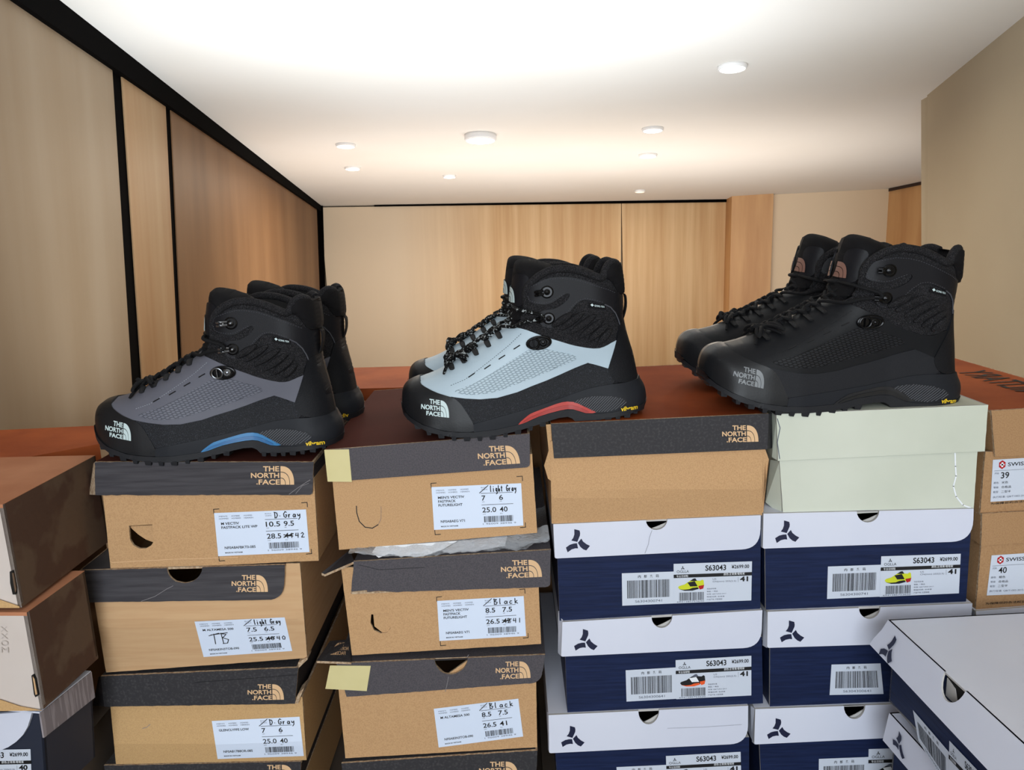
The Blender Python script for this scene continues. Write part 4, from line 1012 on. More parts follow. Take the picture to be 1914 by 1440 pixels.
zb_ = onY(800, 828, Y0).z - .006
def w2p(v):
    q_ = CROT.transposed() @ (Vector(v) - CAM); return (IW / 2 + FPX * q_.x / -q_.z, IH / 2 - FPX * q_.y / -q_.z)
xa, xb = onZ(628, 700, zb_).x, onZ(1190, 700, zb_).x  # right end stretched out of sight to block light in the stack gap
rear('rust brown carton behind the first two kraft stacks', [w2p(v) for v in ((xa, 1.315, zb_), (xb * 1.0, 1.315, zb_), (xb, 1.53, zb_), (xa, 1.53, zb_))], zb_, .45, M_rust, 2)

# ---- crumpled clear plastic bag squeezed between two boxes of the second stack
def plastic():
    m = bpy.data.materials.new('clear_crumpled_plastic'); m.use_nodes = True; nt = m.node_tree; pb = nt.nodes['Principled BSDF']
    pb.inputs['Base Color'].default_value = (.82, .86, .92, 1); pb.inputs['Roughness'].default_value = .12; pb.inputs['Alpha'].default_value = .38
    pb.inputs['Specular IOR Level'].default_value = .9
    n = nt.nodes.new('ShaderNodeTexNoise'); n.inputs['Scale'].default_value = 70; bp = nt.nodes.new('ShaderNodeBump'); bp.inputs['Strength'].default_value = .7; bp.inputs['Distance'].default_value = .004
    nt.links.new(n.outputs[0], bp.inputs['Height']); nt.links.new(bp.outputs[0], pb.inputs['Normal']); return m
top_l, top_r = c6(235, 925), c6(1815, 770)
edge_top = [c6(300, 925), c6(480, 905), c6(760, 888), c6(1100, 862), (1004 - 40, 999), (1004, 996), c6(1770, 770), c6(1812, 770)]
edge_bot = [c6(300, 940), c6(430, 965), c6(540, 1002), c6(700, 1015), c6(870, 1020), c6(1000, 1002), c6(1200, 985), c6(1390, 972), c6(1560, 978), c6(1640, 972), c6(1700, 912), c6(1800, 908), c6(1826, 880)]
def lerpline(P, t):
    L = [0]
    for i in range(len(P) - 1): L.append(L[-1] + math.dist(P[i], P[i + 1]))
    d = t * L[-1]
    return (float(np.interp(d, L, [p[0] for p in P])), float(np.interp(d, L, [p[1] for p in P])))
bag_c = onY(830, 1030, Y0 + .1)
bag = thing('plastic_bag', 'crumpled clear plastic bag squeezed between two kraft boxes', 'bag', None, bag_c)
F0 = Face()
nu, nv = 72, 12; V, Fc = [], []
for i in range(nu + 1):
    t = i / nu; a = lerpline(edge_top, t); c = lerpline(edge_bot, t)
    for j in range(nv + 1):
        v = j / nv; x = a[0] * (1 - v) + c[0] * v; y = a[1] * (1 - v) + c[1] * v
        q_ = F0.pt(x, y, 0)
        nz = noise.noise(Vector((i * .23, j * .5, 1.7))) * .008 + abs(noise.noise(Vector((i * .6, j * .9, 5.2)))) * .006
        q_ = q_ + Vector((0, .012 - .022 * math.sin(math.pi * min(1, v * 1.15)) + nz, 0)) + Vector((0, 0, noise.noise(Vector((i * .5, j * .7, 9))) * .0015))
        V.append(q_ - bag_c)
    V.append(V[-1] + Vector((0, .12, .002)))
w = nv + 2
for i in range(nu):
    for j in range(nv + 1): Fc.append((i * w + j, (i + 1) * w + j, (i + 1) * w + j + 1, i * w + j + 1))
ob = mesh_obj('film', V, Fc, plastic(), bag, None, True)
b = MB(); pz = [c6(500, 905), c6(1120, 862), c6(1000, 930), c6(840, 985), c6(690, 975), c6(600, 960), c6(520, 990), c6(470, 950)]
b.slab([F0.pt(*p, -.004) - bag_c for p in pz], (0, .006, 0)); b.build('paper_sheet', mat('white_tissue', (226, 228, 232), .8, bump=.6, bscale=40), bag)['label'] = 'folded white paper inside the bag'
b = MB(); pz = [c6(1130, 862), c6(1500, 825), c6(1480, 900), c6(1250, 940), c6(1000, 990), c6(1010, 935)]
b.slab([F0.pt(*p, -.010) - bag_c for p in pz], (0, .006, 0)); b.build('paper_sheet', mat('grey_tissue', (176, 176, 180), .8, bump=.6, bscale=40), bag)['label'] = 'grey crumpled paper inside the bag'

# ---- white lid under the brown boxes, and the plinth blocks that carry the outer stacks
carton('sliver of white lid showing between the brown boxes and the box jutting forward', [(1824, 1143), (2060, 1125), (2050, 1182), (1826, 1200)], [(1832, 1160), (2052, 1150), (2040, 1318), (1834, 1336)],
    (M_white, M_navy, M_whin, M_whin), seed=51, depth=.35)
def block(x0, x1, y0, y1, z): structure(slab_obj('floor_plinth', [(x0, y0, .03), (x1, y0, .03), (x1, y1, .03), (x0, y1, .03)], (0, 0, z - .03), M_floor), 'plinth block under the stacks')
zf = onY(1930, 1328, Y0).z - .012
block(.58, .80, Y0 + .02, Y0 + .33, zf)
zg = A3.z - .116 - .001
block(A3.x - .23, A3.x - .03, .83, 1.02, zg)
ze = (onP(1655, 1545, P2 - n2 * .0045, n2)).z - .001
if ze > .087: block(P2.x + .01, P2.x + .24, .58, .86, ze)

# ------------------------------------------------------------------ hiking boots
# all outlines are drawn once, in the side view of one boot; TB turns a drawing point into the boot's own plane (metres)
BA = R(8.1); BK = 1 / 5984.0
_c, _s = math.cos(BA), math.sin(BA)
def TB(p):
    dx, dy = p[0] - 600, p[1] - 1365
    return ((dx * _c - dy * _s) * BK, (-dx * _s - dy * _c) * BK)
def TBs(P): return [TB(p) for p in P]
def Z3(x, y): return ((x / 7.3615 + 210) * 3.79, (y / 7.3615 + 10) * 3.79)
def smooth(P, n=4, closed=True):
    """Catmull-Rom through the points"""
    out = []; m = len(P)
    for i in range(m if closed else m - 1):
        p0, p1, p2, p3 = (np.array(P[(i + k) % m] if closed else P[min(max(i + k, 0), m - 1)], float) for k in (-1, 0, 1, 2))
        for j in range(n):
            t = j / n; out.append(tuple(.5 * ((2 * p1) + (-p0 + p2) * t + (2 * p0 - 5 * p1 + 4 * p2 - p3) * t * t + (-p0 + 3 * p1 - 3 * p2 + p3) * t ** 3)))
    if not closed: out.append(tuple(P[-1]))
    return out

RF = TBs(smooth([(100, 1250), (86, 1180), (80, 1110), (84, 1060), (96, 1020), (125, 987), (165, 966), (215, 950), (270, 930), (330, 903), (390, 870), (450, 832), (510, 797), (570, 757), (640, 706), (710, 655), (770, 606), (815, 560), (840, 500), (850, 420), (854, 330), (862, 230), (875, 130), (885, 40), (895, -80)], 3, False))
RBK = TBs(smooth([(1575, -80), (1600, 60), (1612, 150), (1625, 240), (1638, 340), (1644, 450), (1648, 520), (1668, 610), (1692, 690), (1718, 770), (1738, 850), (1753, 920), (1772, 985), (1795, 1030), (1806, 1080), (1804, 1130), (1786, 1190)], 3, False))
RFa, RBa = np.array(RF), np.array(RBK)
X_TOE = TB((80, 1110))[0]; BL_LEN = TB((1806, 1080))[0] - X_TOE
def prof(d, Rr, e=2.3):
    q = np.clip(d / Rr, 0, 1); return (1 - (1 - q) ** e) ** (1 / e)
def halfw(P):
    P = np.atleast_2d(P); t = (P[:, 0] - X_TOE) / BL_LEN; z = P[:, 1]
    hf = np.interp(t, [0, .1, .22, .34, .5, .68, .82, 1], [.040, .046, .0500, .0500, .0445, .0385, .038, .037])
    hs = np.full_like(t, .0415)
    k = np.clip((z - .055) / .06, 0, 1); k = k * k * (3 - 2 * k)
    H = hf * (1 - k) + hs * k
    H = H * (1 - .10 * np.clip((z - .02) / .05, 0, 1) * (1 - k))
    df, db = seg_dist(P, RFa, False), seg_dist(P, RBa, False)
    return H * prof(df, .040) * prof(db, .040)
def surf(P, side, off=0.0):
    """points (N,2) of the side view -> (N,3) on the boot, pushed out by off"""
    P = np.atleast_2d(np.array(P, float)); e = 4e-4
    W = halfw(P); Wx = (halfw(P + [e, 0]) - halfw(P - [e, 0])) / (2 * e); Wz = (halfw(P + [0, e]) - halfw(P - [0, e])) / (2 * e)
    # on the outline itself look a little inward for the slope
    n = np.stack([-Wx, np.ones_like(W), -Wz], 1); n /= np.linalg.norm(n, axis=1)[:, None]
    edge = W < .004
    if edge.any():
        f = lambda A: np.minimum(seg_dist(A, RFa, False), seg_dist(A, RBa, False))
        Pe = P[edge]; gx = (f(Pe + [2e-3, 0]) - f(Pe - [2e-3, 0])); gz = (f(Pe + [0, 2e-3]) - f(Pe - [0, 2e-3]))
        cx = np.array([.04, .03]); inward = cx - Pe; inward /= np.linalg.norm(inward, axis=1)[:, None] + 1e-9
        # nearest outline tangent
        out = []
        for q, iw in zip(Pe, inward):
            A = RFa if seg_dist(q[None], RFa, False)[0] < seg_dist(q[None], RBa, False)[0] else RBa
            M = (A[:-1] + A[1:]) / 2; k = ((M - q) ** 2).sum(1).argmin(); tv = A[k + 1] - A[k]; tv /= np.linalg.norm(tv)
            nn = np.array([-tv[1], tv[0]])
            if A is RFa: nn = nn if nn[0] < 0 or (abs(nn[0]) < .3 and nn[1] > 0) else -nn
            else: nn = nn if nn[0] > 0 else -nn
            out.append(nn)
        out = np.array(out); k = (W[edge] / .004)[:, None]
        ne = np.stack([out[:, 0], np.zeros(len(out)), out[:, 1]], 1) * (1 - k) + n[edge] * k
        n[edge] = ne / np.linalg.norm(ne, axis=1)[:, None]
    off = np.asarray(off); off = off[:, None] if off.ndim else off
    Q = np.stack([P[:, 0], W, P[:, 1]], 1) + n * off
    Q[:, 1] = np.maximum(Q[:, 1], 0) * -side            # side +1 = towards the camera (-y)
    return Q
RINGS = []
for A in (RFa, RBa):
    for d in (.0006, .0018, .004, .0075, .012):
        for i in range(0, len(A) - 1):
            m = (A[i] + A[i + 1]) / 2; tv = A[i + 1] - A[i]; tv = tv / np.linalg.norm(tv); nn = np.array([-tv[1], tv[0]])
            for s in (1, -1): RINGS.append(tuple(m + nn * s * d))
RINGS = np.array(RINGS)
_pc = {}
def snap(P, tol=.0026):
    P = np.array(P, float)
    for A in (RFa, RBa):
        D_ = A[1:] - A[:-1]; L = (D_ ** 2).sum(1); L[L == 0] = 1e-12
        t = np.clip(((P[:, None, :] - A[:-1]) * D_).sum(2) / L, 0, 1); C = A[:-1] + t[..., None] * D_
        dd = np.sqrt(((C - P[:, None, :]) ** 2).sum(2)); k = dd.argmin(1); m = dd.min(1) < tol
        P[m] = C[np.arange(len(P)), k][m]
    out = [tuple(P[0])]
    for q in P[1:]:
        if math.dist(q, out[-1]) > 2e-4: out.append(tuple(q))
    if math.dist(out[0], out[-1]) < 2e-4: out.pop()
    return out
def patch_geo(poly, grid=.0055, step=.003, holes=()):
    key = (tuple(map(tuple, poly)), grid, step)
    if key in _pc: return _pc[key]
    out = snap(densify(poly, step)); hs = [densify(h, step) for h in holes]
    _pc[key] = triangulate(out, hs, grid=grid, extra=RINGS, keep=.8); return _pc[key]
def patch(b, draw, off, thick, sides=(1, -1), mi=0, grid=.0055, sm=3, bridge=False, holes=(), offf=None, raw=False):
    poly = draw if raw else TBs(smooth(draw, sm) if sm else draw)
    hs = [TBs(smooth(h, 3)) for h in holes]
    V, T, loops = patch_geo(poly, grid, holes=hs)
    o = off if offf is None else offf(V)
    for sd in sides:
        top = surf(V, sd, o); bot = surf(V, sd, (o - thick) if not bridge else o)
        n = len(V); base = len(b.v)
        VV = [Vector(q) for q in top]
        tri = []
        for a, c, d in T:
            nn = (VV[c] - VV[a]).cross(VV[d] - VV[a])
            # outward = away from y=0 on that side
            if nn.y * sd > 0: c, d = d, c
            tri.append((a, c, d))
        b.add(VV, tri, mi)
        if not bridge:
            de = set((q[i], q[(i + 1) % 3]) for q in tri for i in range(3)); wd = halfw(V); W4, F4 = [], []
            for p, q in loops:
                if wd[p] < .003 and wd[q] < .003: continue
                if (p, q) not in de: p, q = q, p
                k = len(W4); W4 += [VV[q], VV[p], Vector(bot[p]), Vector(bot[q])]; F4.append((k, k + 1, k + 2, k + 3))
            b.add(W4, F4, mi)
    if bridge:
        o_ = o if offf else np.full(len(V), o); A = surf(V, 1, o_); B = surf(V, -1, o_); W4, F4 = [], []
        for p, q in loops:
            k = len(W4); W4 += [Vector(A[p]), Vector(A[q]), Vector(B[q]), Vector(B[p])]; F4.append((k, k + 1, k + 2, k + 3))
        b.add(W4, F4, mi)

D = {}
D['body'] = [(100, 1150), (84, 1110), (85, 1060), (97, 1022), (125, 988), (165, 967), (215, 951), (270, 931), (330, 904), (390, 871), (450, 833), (510, 798), (570, 758), (640, 707), (710, 656), (770, 607), (815, 561), (870, 545), (920, 505), (945, 450), (952, 380), (955, 310), (975, 255), (1020, 205), (1080, 165), (1150, 140), (1250, 142), (1330, 158), (1400, 185), (1460, 203), (1488, 190), (1500, 150), (1520, 113), (1555, 97), (1588, 112), (1611, 160), (1625, 240), (1638, 340), (1644, 450), (1648, 520), (1668, 610), (1692, 690), (1718, 770), (1738, 850), (1753, 920), (1770, 985), (1790, 1040), (1780, 1110), (1650, 1140), (1450, 1170), (1200, 1160), (1000, 1210), (600, 1290), (400, 1290), (250, 1250), (150, 1200)]
D['shell'] = [(196, 957), (270, 931), (330, 904), (390, 871), (450, 833), (510, 798), (570, 758), (640, 707), (710, 656), (770, 607), (815, 561), (850, 548), (900, 560), (960, 572), (1030, 598), (1100, 625), (1200, 658), (1300, 690), (1430, 712), (1500, 700), (1585, 658), (1572, 720), (1556, 790), (1540, 866), (1470, 845), (1390, 822), (1300, 858), (1200, 905), (1100, 948), (1000, 985), (900, 1026), (760, 1063), (640, 1070), (540, 1064), (440, 1052), (350, 1032), (260, 1002)]
D['toe'] = [(86, 1135), (84, 1080), (88, 1040), (108, 1003), (140, 977), (196, 957), (225, 985), (260, 1002), (350, 1032), (440, 1052), (480, 1072), (515, 1108), (545, 1155), (575, 1205), (598, 1250), (600, 1300), (500, 1302), (400, 1296), (250, 1256), (160, 1212), (105, 1165)]
D['rand'] = [(440, 1050), (540, 1062), (640, 1068), (760, 1061), (900, 1024), (1000, 983), (1100, 946), (1200, 903), (1300, 856), (1390, 818), (1470, 842), (1545, 868), (1580, 955), (1560, 985), (1480, 995), (1390, 1015), (1250, 1065), (1100, 1115), (900, 1170), (760, 1207), (602, 1250), (575, 1205), (545, 1155), (515, 1108), (480, 1072)]
D['mid'] = [(600, 1245), (760, 1202), (900, 1166), (1100, 1110), (1250, 1060), (1390, 1010), (1480, 990), (1560, 978), (1640, 974), (1700, 966), (1752, 962), (1775, 1000), (1797, 1035), (1806, 1080), (1803, 1125), (1700, 1150), (1560, 1187), (1450, 1197), (1380, 1192), (1290, 1162), (1200, 1167), (1050, 1207), (960, 1247), (905, 1262), (750, 1292), (600, 1308)]
D['out'] = [(82, 1100), (92, 1140), (125, 1185), (170, 1217), (250, 1258), (400, 1298), (500, 1304), (600, 1304), (750, 1288), (905, 1258), (960, 1243), (1050, 1203), (1200, 1163), (1290, 1158), (1380, 1188), (1450, 1194), (1560, 1183), (1700, 1146), (1804, 1118), (1800, 1150), (1770, 1175), (1680, 1200), (1560, 1222), (1450, 1240), (1310, 1250), (1285, 1225), (1250, 1212), (1190, 1218), (1120, 1238), (1040, 1264), (900, 1304), (750, 1334), (600, 1346), (450, 1340), (300, 1310), (180, 1262), (115, 1212), (88, 1150)]
D['strip'] = [(905, 1257), (945, 1215), (990, 1182), (1060, 1155), (1130, 1130), (1210, 1105), (1290, 1104), (1360, 1134), (1452, 1180), (1380, 1186), (1290, 1156), (1200, 1161), (1050, 1201), (960, 1241)]
D['strip2'] = [(930, 1246), (975, 1210), (1060, 1175), (1200, 1132), (1285, 1128), (1350, 1150), (1400, 1174), (1380, 1182), (1290, 1150), (1200, 1154), (1050, 1194), (960, 1232)]
D['ribs'] = [(1290, 1100), (1400, 1065), (1500, 1058), (1600, 1072), (1660, 1100), (1625, 1140), (1550, 1174), (1455, 1182), (1370, 1140)]
D['counter'] = [(1602, 545), (1640, 520), (1654, 530), (1668, 610), (1692, 690), (1718, 770), (1738, 850), (1752, 915), (1757, 962), (1700, 966), (1640, 972), (1572, 950), (1534, 885), (1537, 850), (1560, 760), (1583, 660)]
D['texture'] = [(470, 1015), (520, 990), (620, 945), (710, 890), (800, 830), (900, 765), (990, 708), (1060, 702), (1180, 730), (1290, 758), (1303, 775), (1292, 797), (1100, 884), (1000, 925), (900, 962), (800, 1000), (700, 1025), (560, 1035)]
D['overlay'] = [Z3(*p) for p in [(345, 440), (325, 500), (318, 560), (335, 622), (370, 655), (450, 673), (560, 682), (650, 662), (740, 602), (820, 548), (870, 530), (888, 565), (850, 630), (780, 690), (690, 740), (580, 756), (500, 790), (482, 850), (500, 940), (560, 1000), (640, 1012), (705, 985), (780, 910), (860, 830), (940, 725), (1020, 645), (1100, 622), (1200, 640), (1340, 688), (1430, 735), (1500, 820), (1545, 920), (1572, 1000), (1625, 985), (1645, 900), (1642, 700), (1628, 580), (1520, 530), (1400, 468), (1250, 415), (1100, 360), (950, 318), (800, 303), (640, 310), (520, 350), (420, 405)]]
D['pad'] = [Z3(*p) for p in [(640, 1012), (705, 990), (780, 915), (860, 835), (940, 730), (1020, 652), (1100, 630), (1200, 648), (1340, 696), (1425, 742), (1492, 825), (1535, 920), (1565, 1005), (1540, 1100), (1520, 1190), (1420, 1260), (1300, 1300), (1190, 1310), (1060, 1275), (900, 1220), (760, 1170), (560, 1105), (420, 1060), (330, 1025), (400, 1005), (520, 1000)]]
D['tab'] = [Z3(*p) for p in [(1440, 380), (1350, 320), (1335, 230), (1375, 150), (1430, 105), (1500, 100), (1560, 145), (1600, 240), (1622, 350), (1632, 470), (1618, 560), (1570, 570), (1510, 480)]]
D['tongue'] = [(822, 560), (838, 500), (848, 420), (850, 340), (858, 240), (870, 140), (885, 92), (930, 74), (1010, 80), (1090, 100), (1150, 128), (1185, 170), (1150, 300), (1080, 420), (1000, 520), (900, 590), (840, 600)]
D['tpatch'] = [(866, 400), (868, 300), (872, 220), (890, 180), (930, 176), (965, 190), (975, 220), (960, 290), (952, 350), (930, 400), (895, 415)]
D['collar_edge'] = [(925, 500), (948, 440), (953, 370), (956, 310), (976, 255), (1021, 205), (1081, 165), (1150, 141), (1250, 142), (1330, 158), (1400, 184), (1456, 204), (1486, 195), (1500, 152), (1522, 114), (1556, 98), (1588, 112)]
# tread lugs along the sole: position along the underside and width
LUGPATH = [(95, 1190), (180, 1262), (300, 1310), (450, 1340), (600, 1346), (750, 1334), (900, 1304), (1040, 1264), (1120, 1238)]
LUGPATH2 = [(1300, 1250), (1450, 1240), (1560, 1222), (1680, 1200), (1770, 1172)]

TONG = np.array(TBs(smooth(D['tongue'], 3)))
def tong_surf(V, side, off=0.0, spread=0.0):
    V = np.atleast_2d(V); f = lambda A: .031 * prof(seg_dist(A, TONG), .020, 2.0)
    e = 4e-4; W = f(V); n = np.stack([-(f(V + [e, 0]) - f(V - [e, 0])) / (2 * e), np.ones_like(W), -(f(V + [0, e]) - f(V - [0, e])) / (2 * e)], 1)
    n /= np.linalg.norm(n, axis=1)[:, None]
    Q = np.stack([V[:, 0], W, V[:, 1]], 1) + n * off; Q[:, 1] = np.maximum(Q[:, 1], 0) * -side; return Q

def bmat(name, *a, **k): return mat(name, *a, **k)
M_rub = mat('black_rubber', (30, 31, 35), .6, spec=.3, bump=.1, bscale=400)
M_mids = mat('black_midsole_foam', (33, 35, 40), .55, spec=.18, bump=.06, bscale=300)
M_toe = mat('black_toe_rubber', (24, 25, 28), .42, spec=.3, bump=.05, bscale=500)
M_randm = mat('black_grained_rand', (26, 27, 31), .5, spec=.18, rgb2=(54, 57, 64), scale=900, lo=.52, hi=.7, bump=.4, bscale=900)
M_meshb = mat('black_mesh_fabric', (20, 20, 22), .8, spec=.18, rgb2=(50, 49, 52), scale=1200, lo=.5, hi=.62, kind='voronoi', bump=.5, bscale=1200)
M_leath = mat('black_smooth_overlay', (24, 24, 28), .48, spec=.18, bump=.08, bscale=700)
M_pad = mat('black_pad_fabric', (18, 17, 19), .85, spec=.18, bump=.2, bscale=900)
M_hook = mat('gloss_black_metal', (22, 22, 24), .22, metal=.6)
M_stud = mat('steel_rivet', (120, 122, 126), .25, metal=.9)
M_lace = mat('black_lace', (24, 24, 26), .8, spec=.18, bump=.5, bscale=900)
M_lacef = mat('black_lace_with_pale_flecks', (10, 10, 11), .8, spec=.18, rgb2=(150, 156, 158), scale=330, lo=.60, hi=.64, detail=1)
M_stitch = mat('grey_stitching', (70, 71, 78), .7)
M_logow = mat('pale_logo_print', (196, 214, 216), .5)
M_logos = mat('silver_logo_print', (112, 116, 120), .4)
M_logor = mat('rosy_logo_print', (128, 92, 80), .5)
M_viby = mat('yellow_print', (238, 200, 40), .5)
M_lining = mat('black_lining', (14, 13, 14), .9)
SHELL = {'d': mat('dark_grey_shell', (98, 99, 109), .5, spec=.18, bump=.05, bscale=500), 'l': mat('light_blue_grey_shell', (176, 194, 206), .5, bump=.05, bscale=500), 'k': mat('black_shell', (24, 25, 28), .48, spec=.18, bump=.05, bscale=500)}
def scaled(name, rgb, rgb2, bumpy):
    """rows of small raised scales"""
    m = mat(name, rgb, .5, spec=.25); nt = m.node_tree; b = nt.nodes['Principled BSDF']
    tc = nt.nodes.new('ShaderNodeTexCoord'); mp = nt.nodes.new('ShaderNodeMapping'); mp.inputs['Rotation'].default_value = (0, R(38), 0); mp.inputs['Scale'].default_value = (190, 10, 360)
    w = nt.nodes.new('ShaderNodeTexBrick'); w.inputs['Scale'].default_value = 1.0; w.inputs['Mortar Size'].default_value = .12; w.inputs['Mortar Smooth'].default_value = .6
    w.inputs['Brick Width'].default_value = 1.0; w.inputs['Row Height'].default_value = 1.0
    sw = nt.nodes.new('ShaderNodeSeparateXYZ'); cb = nt.nodes.new('ShaderNodeCombineXYZ')
    nt.links.new(tc.outputs['Object'], mp.inputs[0]); nt.links.new(mp.outputs[0], sw.inputs[0]); nt.links.new(sw.outputs[0], cb.inputs[0]); nt.links.new(sw.outputs[2], cb.inputs[1]); nt.links.new(cb.outputs[0], w.inputs[0])
    mx = nt.nodes.new('ShaderNodeMix'); mx.data_type = 'RGBA'; mx.inputs[6].default_value = lin(rgb); mx.inputs[7].default_value = lin(rgb2)
    nt.links.new(w.outputs[1], mx.inputs[0]); nt.links.new(mx.outputs[2], b.inputs['Base Color'])
    iv = nt.nodes.new('ShaderNodeMath'); iv.operation = 'SUBTRACT'; iv.inputs[0].default_value = 1; nt.links.new(w.outputs[1], iv.inputs[1])
    bp = nt.nodes.new('ShaderNodeBump'); bp.inputs['Strength'].default_value = bumpy; bp.inputs['Distance'].default_value = .0015
    nt.links.new(iv.outputs[0], bp.inputs['Height']); nt.links.new(bp.outputs[0], b.inputs['Normal']); return m
SCALES = {'d': scaled('dark_grey_scaled_film', (106, 108, 119), (84, 86, 96), .8), 'l': scaled('light_grey_scaled_film', (180, 197, 208), (150, 168, 181), .8), 'k': scaled('black_scaled_film', (30, 31, 35), (10, 10, 12), 1.0)}
STRIP = {'d': mat('blue_shank', (30, 112, 166), .4), 'l': mat('red_shank', (178, 46, 34), .4), 'k': mat('black_shank', (28, 29, 33), .4)}
STRIP2 = {'d': mat('deep_blue_shank', (22, 92, 146), .4), 'l': mat('deep_red_shank', (158, 36, 28), .4), 'k': mat('deep_black_shank', (22, 23, 26), .4)}

class BootFace:
    """drawing coordinates -> boot surface (for logos and lettering)"""
    def __init__(s, side, tongue=False): s.sd, s.t = side, tongue
    def pt(s, x, y, off=0.0):
        f = tong_surf if s.t else surf
        return Vector(f(np.array([TB((x, y))]), s.sd, off)[0])
def frame_at(x, y, sd, off=0.0):
    p = BootFace(sd).pt(x, y, off); q = BootFace(sd).pt(x, y, off + .005); px_ = BootFace(sd).pt(x + 8, y - 1, off)
    n = (q - p).normalized(); u = (px_ - p); u = (u - n * u.dot(n)).normalized(); return p, u, n.cross(u) * 1.0, n
def line_tube(b, pts, sd, off, r, mi=0, n=6, flat=1.0, tongue=False):
    F = BootFace(sd, tongue); b.tube([F.pt(x, y, off) for x, y in densify(pts, 14, False)], r, n, mi, flat=flat)

def ridge(s):
    """point and inward direction on the instep outline, s in drawing x"""
    P = np.array([(330, 903), (390, 870), (450, 832), (510, 797), (570, 757), (640, 706), (710, 655), (770, 606), (815, 560)], float)
    y = np.interp(s, P[:, 0], P[:, 1]); return s, y
def top_pt(s, yy, off):
    """point over the instep at sideways distance yy"""
    x, y = ridge(s); sd = 1 if yy >= 0 else -1
    nx, ny = .55, .84     # inward in the drawing (right and down)
    lo, hi = 0.0, 170.0
    for _ in range(12):
        m = (lo + hi) / 2; w = halfw(np.array([TB((x + nx * m, y + ny * m))]))[0]
        if w < abs(yy): lo = m
        else: hi = m
    return BootFace(sd).pt(x + nx * hi, y + ny * hi, off)

